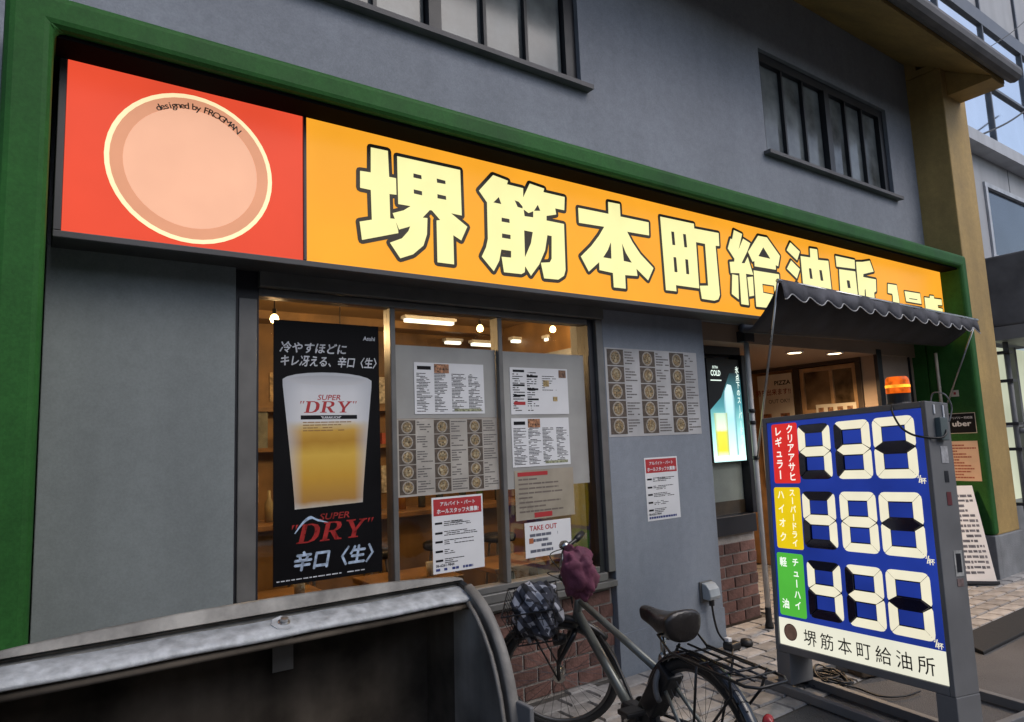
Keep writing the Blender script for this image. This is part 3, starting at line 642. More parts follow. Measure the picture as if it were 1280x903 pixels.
m.build('valance', mat('grey_valance_canvas', (.10, .10, .115), .85, .35, 5, bump=.3, bscale=120), aw, smooth=True).modifiers.new('thick', 'SOLIDIFY').thickness = .002
MB().tube(edge, .0045, 6).build('piping', mat('white_piping', (.5, .5, .5), .6), aw, smooth=True)
MB().tube([aw_pt(0, 1)+V3((-.02, 0, 0)), aw_pt(1, 1)+V3((.05, 0, 0))], .016, 10).build('front_bar', M['steel'], aw, smooth=True)
MB().tube([aw_pt(0, 0)+V3((-.06, .01, .03)), aw_pt(1, 0)+V3((0, .01, .03))], .035, 12).build('roller', M['dark'], aw, smooth=True)
lp = onZ(962, 785)
MB().tube([(lp[0], lp[1], .10), (lp[0], lp[1], 2.43)], .021, 12).build('pole', mat('pale_grey_pole', (.55, .55, .53), .4, .12, 6), aw, smooth=True)
MB().lathe([(.036, 0), (.036, .02), (.027, .05), (.025, .16), (.024, .165)], (lp[0], lp[1], 0), seg=14).build('pole_foot', M['rubber'], aw, smooth=True)
MB().tube([(lp[0]+.05, lp[1]+.02, .02), (lp[0]+.05, lp[1]+.02, 2.43)], .012, 8).build('pole', M['greysteel'], aw, smooth=True)
MB().tube([(8.25, -.155, .0), (8.25, -.155, 2.42)], .017, 10).build('pole', mat('cream_pole', (.5, .45, .36), .4), aw, smooth=True)
a0 = aw_pt(0, 1)+V3((-.015, 0, 0)); a1 = aw_pt(1, 1)+V3((.03, 0, 0))
MB().tube([a0, (lp[0]-.02, lp[1]-.035, 1.40)], .0095, 8).build('arm', M['steel'], aw, smooth=True)
MB().tube([a1, (8.24, -.19, 1.78)], .0095, 8).build('arm', M['steel'], aw, smooth=True)
for x, y, z in ((lp[0], lp[1], 1.80), (lp[0], lp[1], 1.70), (lp[0]-.008, lp[1]-.012, 1.40), (8.25, -.155, 1.84), (8.245, -.165, 1.78)): MB().lathe([(.028, -.016), (.03, 0), (.028, .016)], (x, y, z), seg=12).build('clamp', M['black'], aw)
MB().box(lp[0]-.05, lp[0]+.09, lp[1]-.03, lp[1]+.06, 2.40, 2.50).build('bracket', M['dark'], aw, bevel=.008)
# recessed downlights in the entrance ceiling
for px in ((993, 440), (1043, 441)):
    q = onZ(*px, 2.40); t = thing('downlight', 'lit recessed entrance downlight close to the pizza poster' if px[0] < 1000 else 'lit recessed entrance downlight close to the beige panel', 'light', (q[0], q[1], 2.385), 'entrance downlights')
    MB().lathe([(.075, .0), (.085, .004), (.085, .017), (.062, .017), (.062, .004), (.075, .0)], (q[0], q[1], 2.385), seg=24, cap=False).build('trim_ring', M['white'], t, smooth=True)
    MB().lathe([(.0, .002), (.061, .002), (.061, .010), (.0, .010)], (q[0], q[1], 2.385), seg=24).build('diffuser', glow('lit_warm_diffuser', (1., .78, .45), 9., .02), t)
    ld = bpy.data.lights.new('downlight_lamp', 'SPOT'); ld.energy = 130; ld.spot_size = R_(150); ld.spot_blend = .6; ld.color = (1., .66, .36); ld.shadow_soft_size = .05
    lo = bpy.data.objects.new('downlight_lamp', ld); col.objects.link(lo); lo.parent = t; lo.location = (0, 0, -.012)
# ------------------------------------------------------------------ posters and printed sheets
def rect_px(c, Y):                                     # corners TL TR BR BL in photo pixels, on the plane at Y
    q = np.array([onY(x, y, Y) for x, y in c]); return (q[0, 0]+q[3, 0])/2, (q[1, 0]+q[2, 0])/2, (q[2, 2]+q[3, 2])/2, (q[0, 2]+q[1, 2])/2
class Sheet:
    """a thin sheet in plane Y facing the street; s,t run 0..1"""
    def __init__(s, name, label, cat, c, Y, m, group=None, th=.0012, rot=0.):
        x0, x1, z0, z1 = rect_px(c, Y); s.w, s.h = x1-x0, z1-z0; s.Y = Y
        s.P = Plane((x0, Y, z0), (1, 0, 0), (0, 0, 1)).sub(0, 0, 0, rot=rot)
        s.root = thing(name, label, cat, (x0+s.w/2, Y, z0), group)
        MB().pbox(s.P, 0, s.w, 0, s.h, -th, 0).build('paper', m, s.root)
        s.rr = random.Random(label)
    def rects(s, name, m, rs, lift=.0006):
        b = MB()
        for i, (a, c, d, e) in enumerate(rs): b.quad(s.P, a*s.w, c*s.w, d*s.h, e*s.h, lift+.00002*(i % 5))
        o = b.build(name, m, s.root); o['kind'] = 'stuff'; return o
    def lines(s, s0, s1, t0, t1, n, fill=.9, hgt=.5, dash=(.02, .08)):
        out = []
        dt = (t1-t0)/n
        for i in range(n):
            t = t1-dt*(i+.5); a = s0; end = s0+(s1-s0)*(s.rr.uniform(.55, 1) if s.rr.random() < .7 else s.rr.uniform(.2, .6))
            while a < end-.004:
                k = min(end, a+s.rr.uniform(*dash)*(s1-s0)*2.2)
                if s.rr.random() < fill: out.append((a, k, t-dt*hgt/2, t+dt*hgt/2))
                a = k+.012*(s1-s0)
        return out
    def txt(s, name, m, items, lift=.001):
        b = MB()
        for i, (body, u, v, size, kw) in enumerate(items): b.text(s.P, body, u*s.w, v*s.h, size*s.h, lift+.00003*(i % 4), **kw)
        o = b.build(name, m, s.root); o['kind'] = 'stuff'; return o
    def shape(s, name, m, pts, lift=.0008, uv=True):
        b = MB(); b.add([s.P(u*s.w, v*s.h, lift) for u, v in pts], [tuple(range(len(pts)))])
        us = [p[0] for p in pts]; vv = [p[1] for p in pts]
        U = [((p[0]-min(us))/(max(us)-min(us)), (p[1]-min(vv))/(max(vv)-min(vv))) for p in pts]
        return b.build(name, m, s.root, uv=U)
YI = .055                                              # sheets taped inside the glass
bpst = Sheet('beer_poster', 'tall black beer poster with large beer glass and red lettering', 'poster', [(340, 401), (471, 407), (480, 716), (343, 732)], YI, mat('black_poster_print', (.005, .005, .006), .5, .2, 3, spec=.12))
beer = uvramp('beer_glass_print', [(0., (.55, .50, .42)), (.05, (.42, .22, .05)), (.22, (.60, .33, .04)), (.38, (.70, .44, .07)), (.48, (.48, .25, .03)), (.56, (.62, .36, .06)), (.60, (.66, .50, .24)), (.64, (.72, .72, .72)), (.85, (.70, .71, .73)), (1., (.50, .52, .55))], edge=(.50, .52, .55))
gl = []
def gw(t):                                             # half width of the glass print over its height
    return .315+.11*min(1., max(0., (t-.29)/.48))**1.1
N_ = 14
L = [(.5-gw(.28+.50*i/N_), .28+.50*i/N_-.0*i) for i in range(N_+1)]; Rr = [(1.0-a, t) for a, t in L]
top = [(.5+gw(.78)*math.cos(a), .765+.035*math.sin(a)) for a in np.linspace(0.15, math.pi-.15, 10)]
bpst.shape('glass_print', beer, L[::-1][1:]+[(a, t-.006) for a, t in L[:1]]+[(a, t) for a, t in Rr[:-1]]+top)
bpst.shape('foam_shade', uvramp('foam_print', [(0., (.62, .62, .63)), (1., (.44, .46, .49))]), [(.5+.37*math.cos(a), .768+.020*math.sin(a)) for a in np.linspace(0, 2*math.pi, 24, endpoint=False)], .0011)
bpst.rects('glass_band', M['ink'], [(.24, .77, .614, .630)], .0011)
bpst.rects('fine_print', mat('brown_fine_print', (.30, .16, .05), .5), [q for q in bpst.lines(.26, .75, .565, .608, 4, hgt=.35, dash=(.03, .06))], .0011)
SERIF = {'D': ([(0,0),(0,.06),(.1,.08),(.1,.92),(0,.94),(0,1),(.5,1),(.75,.92),(.88,.72),(.9,.5),(.88,.28),(.75,.08),(.5,0)], [(.3,.07),(.48,.07),(.6,.16),(.67,.35),(.68,.5),(.67,.65),(.6,.84),(.48,.93),(.3,.93)]),
 'R': ([(0,0),(0,.06),(.1,.08),(.1,.92),(0,.94),(0,1),(.55,1),(.75,.94),(.82,.78),(.8,.62),(.68,.52),(.58,.49),(.82,.10),(.95,.06),(.95,0),(.66,0),(.38,.46),(.3,.46),(.3,.08),(.42,.06),(.42,0)], [(.3,.53),(.48,.53),(.6,.62),(.62,.75),(.58,.88),(.46,.93),(.3,.93)]),
 'Y': ([(0,.94),(0,1),(.42,1),(.42,.94),(.31,.92),(.50,.52),(.68,.92),(.58,.94),(.58,1),(.95,1),(.95,.94),(.85,.92),(.58,.40),(.58,.08),(.70,.06),(.70,0),(.26,0),(.26,.06),(.38,.08),(.38,.40),(.10,.92)],),
 '"': ([(0,1.0),(.10,1.02),(.04,.74)], [(.16,1.0),(.26,1.02),(.20,.74)])}
def serif_dry(sh, name, m, u, v, size, lift, sx=1., shear=.2):
    b = MB(); x = 0.
    for ch in '"DRY"':
        LL = [[((u*sh.w)+(x+p+q*shear)*size*sh.h*sx, v*sh.h+q*size*sh.h) for p, q in l] for l in SERIF[ch]]
        if ch == '"':
            for l in LL: b.loops(sh.P, [l], lift)
        else: b.loops(sh.P, LL, lift)
        x += .36 if ch == '"' else 1.0
    o = b.build(name, m, sh.root); o['kind'] = 'stuff'
bpst.txt('glass_lettering', M['redink'], [('SUPER', .50, .690, .030, dict(align='CENTER', shear=.2, bold=.012, sx=1.15))], .0013)
serif_dry(bpst, 'glass_lettering', M['redink'], .215, .640, .045, .0013, 1.42, .15)
bpst.txt('band_lettering', M['white'], [('"KARAKUCHI"', .52, .6165, .013, dict(align='CENTER', bold=.02))], .0015)
silver = mat('silver_print', (.62, .64, .68), .3, .15, 30)
bpst.txt('slogan_lettering', silver, [('冷やすほどに', .05, .878, .046, dict(bold=.025, shear=.2, sx=.98)), ('キレ冴える、辛口〈生〉', .05, .826, .046, dict(bold=.025, shear=.2, sx=.83)), ('Asahi', .84, .938, .024, dict(bold=.03, shear=.1))])
bpst.txt('logo_lettering', mat('red_metal_print', (.36, .035, .03), .3, .3, 20), [('SUPER', .40, .226, .034, dict(shear=.2, bold=.015, sx=1.3))], .0012)
serif_dry(bpst, 'logo_lettering', mat('red_metal_print', (.40, .03, .028), .3, .3, 20), .12, .146, .070, .0012, 1.30, .2)
sw = []
for k in range(13): t = k/12; sw.append((.18+.30*t, .185+.060*math.sin(min(1., t*1.6)*math.pi*.62)-.05*max(0, t-.5)))
bpst.shape('swoosh', mat('ice_blue_print', (.45, .58, .75), .3, .3, 20), sw+[(a+.01, b-.011*(math.sin(math.pi*(i+.4)/13))) for i, (a, b) in reversed(list(enumerate(sw)))], .0016)
bpst.txt('foot_lettering', mat('pale_blue_print', (.42, .52, .66), .3, .3, 30), [('辛口〈生〉', .16, .052, .074, dict(shear=.2, bold=.035, sx=.98))], .0012)
bpst.rects('fine_print', silver, bpst.lines(.03, .97, .012, .022, 1, hgt=.4, dash=(.01, .03)), .0012)
# plastic sleeves (big grey laminated backing) and menus
def menu_list(sh, heads=4, red=False):
    c = []; r_ = []
    for k in range(heads):
        a = .03+k*.245; c += sh.lines(a, a+.215, .04, .80, 26, hgt=.45, dash=(.03, .12))
        r_.append((a+.01, a+.20, .86, .93))
    sh.rects('print', M['ink'], c+r_[:1]); 
    sh.rects('colour_print', mat('orange_photo_print', (.42, .20, .10), .5, .5, 60), [(.03+.245, .03+.245+.21, .80, .98)], .001)
    sh.rects('colour_print', mat('green_photo_print', (.34, .36, .22), .5, .4, 60), [(.55, .95, .045, .10)], .001)
def bowls(sh, cols, rows, csx, bw, rad=None, label_dark=True):
    ph = []; tx = []; ds = MB(); fd = MB(); dd = MB()
    for c in range(cols):
        for r_ in range(rows):
            s0 = .02+c*csx; t1 = .985-r_*(.97/rows); t0 = t1-.97/rows+.012
            ph.append((s0, s0+bw, t0, t1)); tx += sh.lines(s0+bw+.012, s0+csx-.01, t0+.01, t1-.01, 5, hgt=.45, dash=(.05, .16))
            cx, cy = (s0+bw/2)*sh.w, (t0+t1)/2*sh.h; ra = min(bw*sh.w, (t1-t0)*sh.h)*.46
            ds.disc(sh.P, cx, cy, ra, .0012, 18); fd.disc(sh.P, cx, cy, ra*.80, .0016, 16)
            for _ in range(7):
                a = sh.rr.uniform(0, 6.28); q = ra*.5*sh.rr.random()**.5; dd.disc(sh.P, cx+q*math.cos(a), cy+q*math.sin(a), ra*sh.rr.uniform(.10, .24), .0019+.0001*_, 7)
    sh.rects('photo_print', mat('brown_photo_print', (.10, .075, .055), .5, .3, 40), ph)
    ds.build('bowl_print', mat('bowl_rim_print', (.36, .33, .28), .5, .2, 60), sh.root); fd.build('food_print', mat('food_print', (.30, .21, .10), .5, .5, 90), sh.root)
    dd.build('topping_print', mat('topping_print', (.40, .33, .20), .5, .6, 25), sh.root)
    for o in col.objects[-3:]: o['kind'] = 'stuff'
    sh.rects('print', mat('grey_ink', (.13, .12, .11), .5), tx)
def jobs(sh):
    sh.rects('header_print', M['redink'], [(.03, .97, .755, .975)])
    sh.txt('header_lettering', M['white'], [('アルバイト・パート', .5, .885, .062, dict(align='CENTER', bold=.03, sx=1.02)), ('ホールスタッフ大募集!', .5, .785, .070, dict(align='CENTER', bold=.035, sx=.93))], .0013)
    r_ = []
    for i, t in enumerate((.655, .525, .41, .285, .165)):
        r_ += [(.05, .19, t-.014, t+.014)]+sh.lines(.22, .92 if i < 3 else .68, t-.045, t+.028, 3, hgt=.42, dash=(.02, .07))
    sh.rects('print', M['ink'], r_)
    sh.txt('phone_lettering', M['ink'], [('18:00-23:00', .36, .655, .038, dict(bold=.01)), ('06-6261-9844', .05, .085, .050, dict(bold=.02))], .0013)
    sh.rects('print', mat('blue_ink', (.04, .06, .22), .5), sh.lines(.05, .95, .02, .075, 1, hgt=.6, dash=(.02, .04)))
s = Sheet('laminated_backing', 'plain grey laminated sheet behind the four-column menu in middle pane', 'sheet', [(493, 432), (618, 437), (622, 524), (496, 522)], YI+.003, M['laminate'])
s = Sheet('menu_sheet', 'white four-column drinks menu in the middle pane above the bowl photos', 'menu', [(517, 453), (604, 456), (606, 517), (519, 518)], YI, M['white']); menu_list(s)
s = Sheet('photo_menu', 'laminated menu of noodle bowl photos taped inside the middle pane', 'menu', [(495, 524), (622, 523), (624, 614), (497, 620)], YI, mat('beige_laminate', (.46, .43, .38), .25, .12, 4)); bowls(s, 3, 5, .33, .155)
s = Sheet('job_poster', 'white recruitment notice with red header low in the window', 'notice', [(540, 622), (603, 618), (606, 712), (541, 715)], YI, M['white']); jobs(s)
s = Sheet('laminated_backing', 'plain grey laminated sheet hanging behind two menus in the right pane', 'sheet', [(626, 440), (731, 444), (735, 604), (632, 612)], YI+.003, M['laminate'])
s = Sheet('menu_sheet', 'upper white menu with black headings and food pictures in right pane', 'menu', [(637, 459), (709, 462), (711, 517), (639, 519)], YI, M['white'])
s.rects('print', M['ink'], [(.05, .24, .90, .95), (.05, .24, .60, .64), (.05, .24, .38, .42), (.28, .47, .80, .84), (.28, .47, .52, .56), (.28, .47, .30, .34)]+s.lines(.04, .24, .06, .88, 17, hgt=.4)+s.lines(.28, .48, .06, .92, 18, hgt=.4)+s.lines(.54, .80, .50, .85, 7, hgt=.3))
s.rects('colour_print', mat('brown_photo_print', (.22, .12, .07), .5, .5, 60), [(.84, .97, .80, .97)], .001); s.rects('colour_print', M['redink'], [(.05, .24, .20, .27)], .001); s.rects('colour_print', mat('ochre_photo_print', (.45, .33, .14), .5, .4, 60), [(.56, .66, .60, .74), (.72, .80, .28, .38)], .001)
s = Sheet('menu_sheet', 'lower white four-column menu in the right pane', 'menu', [(639, 522), (711, 523), (713, 581), (641, 584)], YI, M['white']); menu_list(s)
s = Sheet('notice_sheet', 'beige laminated notice with faded handwriting low in right pane', 'notice', [(643, 588), (716, 585), (719, 645), (645, 650)], YI, mat('beige_laminate_b', (.36, .32, .25), .3, .15, 4)); s.rects('print', mat('faded_ink', (.16, .13, .11), .5), s.lines(.06, .95, .12, .86, 8, hgt=.35)); s.rects('colour_print', M['redink'], [(.30, .60, .03, .13), (.05, .55, .88, .96)], .001)
s = Sheet('takeout_notice', 'white hand-lettered TAKE OUT notice at the bottom of the right pane', 'notice', [(655, 654), (712, 648), (716, 690), (658, 698)], YI, M['white']); s.txt('heading_lettering', M['redink'], [('TAKE OUT', .10, .76, .20, dict(bold=.02, sx=1.05))]); s.rects('print', mat('grey_blue_ink', (.12, .13, .17), .5), s.lines(.10, .92, .10, .70, 4, hgt=.55, dash=(.04, .07))); s.rects('colour_print', mat('orange_ink', (.45, .14, .05), .5), [(.08, .17, .40, .55)], .0012)
YP = -.0022                                            # sheets pasted on the pier
s = Sheet('photo_menu', 'large sheet of noodle bowl photos pasted on the grey pier', 'menu', [(754, 436), (869, 440), (878, 543), (763, 546)], YP, mat('grey_photo_sheet', (.46, .46, .46), .4, .12, 4)); bowls(s, 3, 5, .33, .165)
s = Sheet('job_poster', 'white recruitment notice with red header pasted on the grey pier', 'notice', [(806, 573), (847, 570), (850, 648), (809, 651)], YP, M['white']); jobs(s)
# lit beer panel in the narrow window
lx0, lx1, lz0, lz1 = 4.865, 5.335, 1.365, 2.29
lb = thing('beer_light_box', 'lit black and cyan beer advertising panel in the narrow window', 'light box', (5.1, .33, lz0))
MB().box(lx0, lx1, .301, .345, lz0, lz1).build('case', M['black'], lb, bevel=.004)
LP = Plane((lx0, .300, lz0), (lx1-lx0, 0, 0), (0, 0, lz1-lz0))
def lbp(nm, m, pts, w): 
    b = MB(); b.add([LP(u, v, w) for u, v in pts], [tuple(range(len(pts)))]); us = [p[0] for p in pts]; vv = [p[1] for p in pts]
    b.build(nm, m, lb, uv=[((p[0]-min(us))/(max(us)-min(us)), (p[1]-min(vv))/(max(vv)-min(vv))) for p in pts])
lbp('cyan_print', uvramp('lit_cyan_print', [(0., (.60, 1., .85)), (.3, (.28, .62, .58)), (.6, (.06, .24, .27)), (1., (.006, .02, .025))], emit=1.3), [(.02, .05), (.98, .05), (.98, .86), (.66, .86), (.36, .62), (.02, .50)], .001)
lbp('bottle_print', uvramp('lit_bottle_print', [(0., (.8, 1., .9)), (.5, (.45, .80, .85)), (1., (.75, .95, .95))], edge=(.08, .30, .34), emit=.9), [(.44, .06), (.76, .06), (.76, .60), (.68, .74), (.56, .75), (.47, .68), (.42, .55)], .002)
lbp('glass_print', uvramp('lit_glass_print', [(0., (.9, 1., .7)), (.12, (.8, .75, .05)), (.55, (.85, .80, .08)), (.62, (.9, 1., .75)), (1., (.6, .8, .6))], edge=(.35, .5, .25), emit=.9), [(.12, .06), (.48, .06), (.50, .47), (.10, .47)], .003)
t_ = MB()
for i, ch in enumerate('氷点下のスーパードライ'): t_.text(LP, ch if ch != 'ー' else '|', .89, .885-i*.075-.02, .075, .004, bold=.02, align='CENTER', sx=1.5)
t_.text(LP, 'EXTRA', .24, .90, .035, .004, bold=.02, align='CENTER', sx=1.5); t_.text(LP, 'COLD', .24, .83, .075, .004, bold=.03, align='CENTER', sx=1.4); t_.quad(LP, .08, .40, .78, .79, .004)
t_.build('lettering', glow('lit_white_lettering', (.85, 1., .9), 1.1), lb)['kind'] = 'stuff'
lbp('foot_strip', uvramp('lit_foot_print', [(0., (.6, 1., .95)), (1., (.9, 1., 1.))], emit=1.0), [(.02, .005), (.98, .005), (.98, .05), (.02, .05)], .0025)
# paper on the entrance wall, uber sign and sheets on the green return
def sheetX(name, label, cat, px, X, m, th=.002):       # faces -X
    q = np.array([onX(x, y, X) for x, y in px]); y0, y1 = (q[0, 1]+q[3, 1])/2, (q[1, 1]+q[2, 1])/2; z1, z0 = (q[0, 2]+q[1, 2])/2, (q[2, 2]+q[3, 2])/2
    s = Sheet.__new__(Sheet); s.w, s.h = y0-y1, z1-z0; s.P = Plane((X, y0, z0), (0, -1, 0), (0, 0, 1)); s.rr = random.Random(label)
    s.root = thing(name, label, cat, (X, (y0+y1)/2, z0)); MB().pbox(s.P, 0, s.w, 0, s.h, -th, 0.).build('paper', m, s.root); return s
s = sheetX('pizza_poster', 'cream pizza take-out poster on the wooden entrance wall', 'poster', [(950, 470), (993, 466), (997, 600), (954, 610)], 7.466, M['cream'])
s.txt('lettering', M['ink'], [('PIZZA', .95, .90, .055, dict(bold=.03, align='RIGHT', sx=1.1)), ('OUT OK!!', .90, .735, .05, dict(bold=.0, align='RIGHT'))]); s.txt('lettering', mat('dark_red_ink', (.20, .02, .02), .5), [('持ち出来ます!!', .95, .815, .062, dict(bold=.02, align='RIGHT', sx=.9))]); s.rects('photo_print', mat('pizza_photo', (.32, .14, .06), .5, .5, 30), [(.10, .34, .50, .64), (.60, .86, .50, .64), (.10, .34, .30, .45), (.60, .86, .30, .45)])
s = sheetX('menu_strip', 'small cream strip of pictures on the door beside the price board', 'menu', [(1020, 507), (1070, 502), (1071, 518), (1021, 523)], 7.485, M['cream']); s.rects('photo_print', mat('menu_strip_photo', (.30, .16, .08), .5, .4, 30), [(.06+.24*i, .20+.24*i, .25, .75) for i in range(4)])
XG = 8.2975
s = sheetX('uber_sign', 'small black uber delivery sign with pale border on the green return', 'sign', [(1183, 517), (1218, 516), (1222, 541), (1185, 543)], XG, M['cream'])
s.rects('black_print', M['ink'], [(.02, .98, .03, .97)]); s.txt('lettering', M['white'], [('uber', .5, .36, .36, dict(bold=.04, align='CENTER', sx=1.25)), ('デリバリー対応店', .5, .72, .13, dict(bold=.02, align='CENTER'))])
s = sheetX('notice_sheet', 'peach notice with red print below the uber sign', 'notice', [(1185, 553), (1222, 550), (1227, 601), (1190, 602)], XG, mat('peach_paper', (.66, .47, .34), .6, .06, 6)); s.rects('print', mat('brick_ink', (.34, .09, .06), .5), s.lines(.08, .94, .05, .93, 12, hgt=.5, fill=1.))
s = sheetX('small_sticker', 'small cream sticker above the uber sign', 'sticker', [(1188, 488), (1198, 488), (1199, 496), (1189, 496)], XG, M['cream']); s.rects('print', M['redink'], [(.35, .65, .3, .7)])
# leaning white menu board by the column
q0, q1 = onZ(1190, 727), onZ(1246, 719); ab = thing('menu_board', 'white menu board standing tilted on the pavement by the green return', 'board', ((q0[0]+q1[0])/2, (q0[1]+q1[1])/2, 0))
U = V3((.64, -.768, 0)); BPn = Plane(V3((7.95, -.60, .045))-U*.46, U, V3((.768*.36, .64*.36, .93)))
MB().pbox(BPn, 0, .46, 0, .99, -.02, 0).build('board', M['white'], ab, bevel=.003)
MB().pbox(BPn, -.02, .48, -.03, -.001, -.04, .012).build('foot_bar', M['black'], ab, bevel=.003)
for k_ in (.06, .40): MB().tube([BPn(k_, .93, -.025), V3((BPn(k_, 0, 0)[0]+.768*.62, BPn(k_, 0, 0)[1]+.64*.62, .012))], .011, 8).build('back_leg', M['black'], ab)
pr = MB(); rr = random.Random(3)
for i in range(17):
    v = .93-i*.053
    if i in (0,): continue
    a = .04
    while a < .42:
        k = a+rr.uniform(.02, .07)
        if rr.random() < .9: pr.quad(BPn, a, min(k, .43), v-.014*rr.uniform(.5, 1.2), v+.014, .0008)
        a = k+.008
pr.build('print', mat('grey_board_ink', (.15, .15, .17), .5, .3, 20), ab)['kind'] = 'stuff'
MB().quad(BPn, .02, .05, .30, .42, .001).quad(BPn, .03, .10, .60, .62, .001).build('colour_print', M['redink'], ab); MB().quad(BPn, .02, .07, .10, .20, .001).build('colour_print', mat('teal_print', (.06, .30, .28), .5), ab)
# black rubber threshold ramp at the pavement edge
rp = [onZ(*p, .03) for p in ((1212, 798), (1240, 815))]; A_ = V3((5.68, -1.17, 0)); Bv = V3((5.54, -1.42, 0))
m = MB(); m.add([(5.66, -1.14, -.012), (5.66, -1.14, .045), (5.56, -1.36, .012), (5.56, -1.36, -.012), (8.6, -1.14, -.012), (8.6, -1.14, .045), (8.6, -1.36, .012), (8.6, -1.36, -.012)], [(0, 1, 2, 3), (4, 7, 6, 5), (1, 5, 6, 2), (0, 4, 5, 1), (2, 6, 7, 3), (0, 3, 7, 4)])
m.build('rubber_ramp', M['rubber'], bevel=.006, tag=('black rubber ramp lying along the pavement edge', 'ramp'))
# outdoor socket on the pier with plug and lead
q = onY(872, 728, 0.); so = thing('wall_socket', 'grey weatherproof socket with plugged lead low on the pier', 'socket', (4.28, 0, .36))
MB().box(4.205, 4.345, -.018, -.0005, .345, .50).build('back_plate', M['frame'], so, bevel=.004)
pf = [(4.215, -.018), (4.335, -.018)]; m = MB(); sec = [(-.018, .375), (-.085, .37), (-.10, .40), (-.09, .45), (-.06, .485), (-.018, .495)]
m.add([(x, y, z) for x in (4.215, 4.335) for y, z in sec], [tuple(range(6)), tuple(range(11, 5, -1))]+[(i, (i+1) % 6, 6+(i+1) % 6, 6+i) for i in range(6)]); m.build('hood', mat('pale_grey_plastic', (.36, .40, .42), .35), so, bevel=.01, seg=3)
MB().lathe([(.02, 0), (.02, .04), (.012, .055)], (4.275, -.055, .325), seg=12).build('plug', M['black'], so)
e_ = [(4.275, -.055, .33), (4.28, -.065, .22), (4.31, -.07, .12), (4.36, -.09, .045)]
MB().tube(bez(e_), .008, 8).build('lead', M['black'], so, smooth=True)
ad = thing('extension_block', 'black extension block with white plug on the ground at the pier', 'plug', (4.38, -.12, 0))
MB().box(4.33, 4.44, -.17, -.08, 0., .055).build('block', M['black'], ad, bevel=.012); MB().box(4.345, 4.385, -.13, -.09, .056, .085).build('white_plug', M['white'], ad, bevel=.004)
MB().lathe([(.045, 0), (.05, .02), (.04, .045), (.0, .05)], (4.54, -.14, 0), seg=16).build('round_cap', M['black'], ad, smooth=True)
cable('power_cable', [(4.34, -.17, .02), (4.1, -.32, .008), (3.9, -.42, .008), (3.98, -.62, .008), (4.05, -.80, .008), (4.1, -.92, .02)], .007, M['black'], 'black cable running from the pier socket to the price board')
# ------------------------------------------------------------------ what shows through the window
for i, (px, Y) in enumerate((((600, 411), 1.25), ((691, 412), 1.3), ((343, 399), 1.0), ((425, 420), 1.6))):
    q = onY(*px, Y); z = min(q[2], 2.80); t = thing('pendant_lamp', ('warm bulb glowing above the white four-column menu in middle pane', 'warm bulb glowing above the menus in the right pane', 'warm bulb glowing at the top left corner of beer poster', 'warm bulb hanging behind the beer poster')[i], 'lamp', (q[0], Y, z-.03), 'bulbs inside the shop')
    MB().lathe([(.0, 0), (.022, .008), (.03, .028), (.024, .05), (.012, .062)], (q[0], Y, z-.03), seg=14).build('bulb', glow('lit_bulb', (1., .68, .28), 10., .02), t, smooth=True)
    MB().lathe([(.014, .063), (.014, .10), (.004, .105), (.004, 2.975-z)], (q[0], Y, z-.03), seg=10).build('holder', M['black'], t)
    ld = bpy.data.lights.new('bulb_light', 'POINT'); ld.energy = 30.; ld.color = (1., .62, .28); ld.shadow_soft_size = .04
    lo = bpy.data.objects.new('bulb_light', ld); col.objects.link(lo); lo.parent = t; lo.location = (0, 0, -.04)
for i, (a, b_, Y) in enumerate((((506, 399), (566, 406), 2.3), ((557, 428), (575, 429), 3.2), ((590, 430), (616, 432), 2.9), ((640, 426), (662, 428), 2.6), ((682, 424), (700, 426), 2.1))):
    p, q = onY(*a, Y), onY(*b_, Y); z = min((p[2]+q[2])/2, 2.90)
    t = thing('strip_light', 'long white strip light near the top of the middle pane' if i == 0 else 'short white strip light glowing deep inside the shop', 'light', ((p[0]+q[0])/2, Y, z-.03), 'strip lights inside the shop')
    MB().box(p[0]-.02, q[0]+.02, Y-.05, Y+.05, z+.012, z+.045).build('housing', M['white'], t, bevel=.005)
    MB().box(p[0], q[0], Y-.03, Y+.03, z-.018, z+.011).build('tube', glow('lit_tube', (1., .90, .68), 2.6, .02), t, bevel=.006)
woodt = mat('counter_wood', (.28, .15, .055), .35, .25, 4, streak=.3)
ct = thing('bar_counter', 'long wooden bar counter deep inside the shop', 'counter', (2.6, 2.4, 0))
MB().box(.9, 4.3, 2.15, 2.65, .98, 1.03).build('top', woodt, ct, bevel=.008); MB().box(.95, 4.25, 2.25, 2.6, .01, .979).build('front', iw, ct)
for i in range(5):
    x = 1.15+i*.62; st = thing('bar_stool', 'dark bar stool standing at the wooden counter', 'stool', (x, 1.85, .01), 'stools at the counter')
    MB().lathe([(.15, .70), (.16, .72), (.16, .75), (.14, .765), (0, .77)], (x, 1.85, .01), seg=18).build('seat', M['dark'], st, smooth=True)
    for a in range(4): MB().tube([(x+.09*math.cos(a*1.57+.78), 1.85+.09*math.sin(a*1.57+.78), .71), (x+.17*math.cos(a*1.57+.78), 1.85+.17*math.sin(a*1.57+.78), .01)], .012, 6).build('leg', M['steel'], st)
rr = random.Random(11)
for i in range(14):
    x = 1.0+i*.235+rr.uniform(-.04, .04); h = rr.uniform(.22, .30)
    c = random.choice(((.10, .16, .05), (.30, .14, .03), (.35, .30, .18), (.05, .06, .06)))
    MB().lathe([(.036, 0), (.036, h*.6), (.014, h*.78), (.014, h), (.0, h+.002)], (x, 2.42, 1.031), seg=12).build('bottle', mat('bottle_glass', c, .12, .1, 8), smooth=True, tag=('glass bottle standing in the row on the bar counter', 'bottle', 'bottles on the bar counter'))
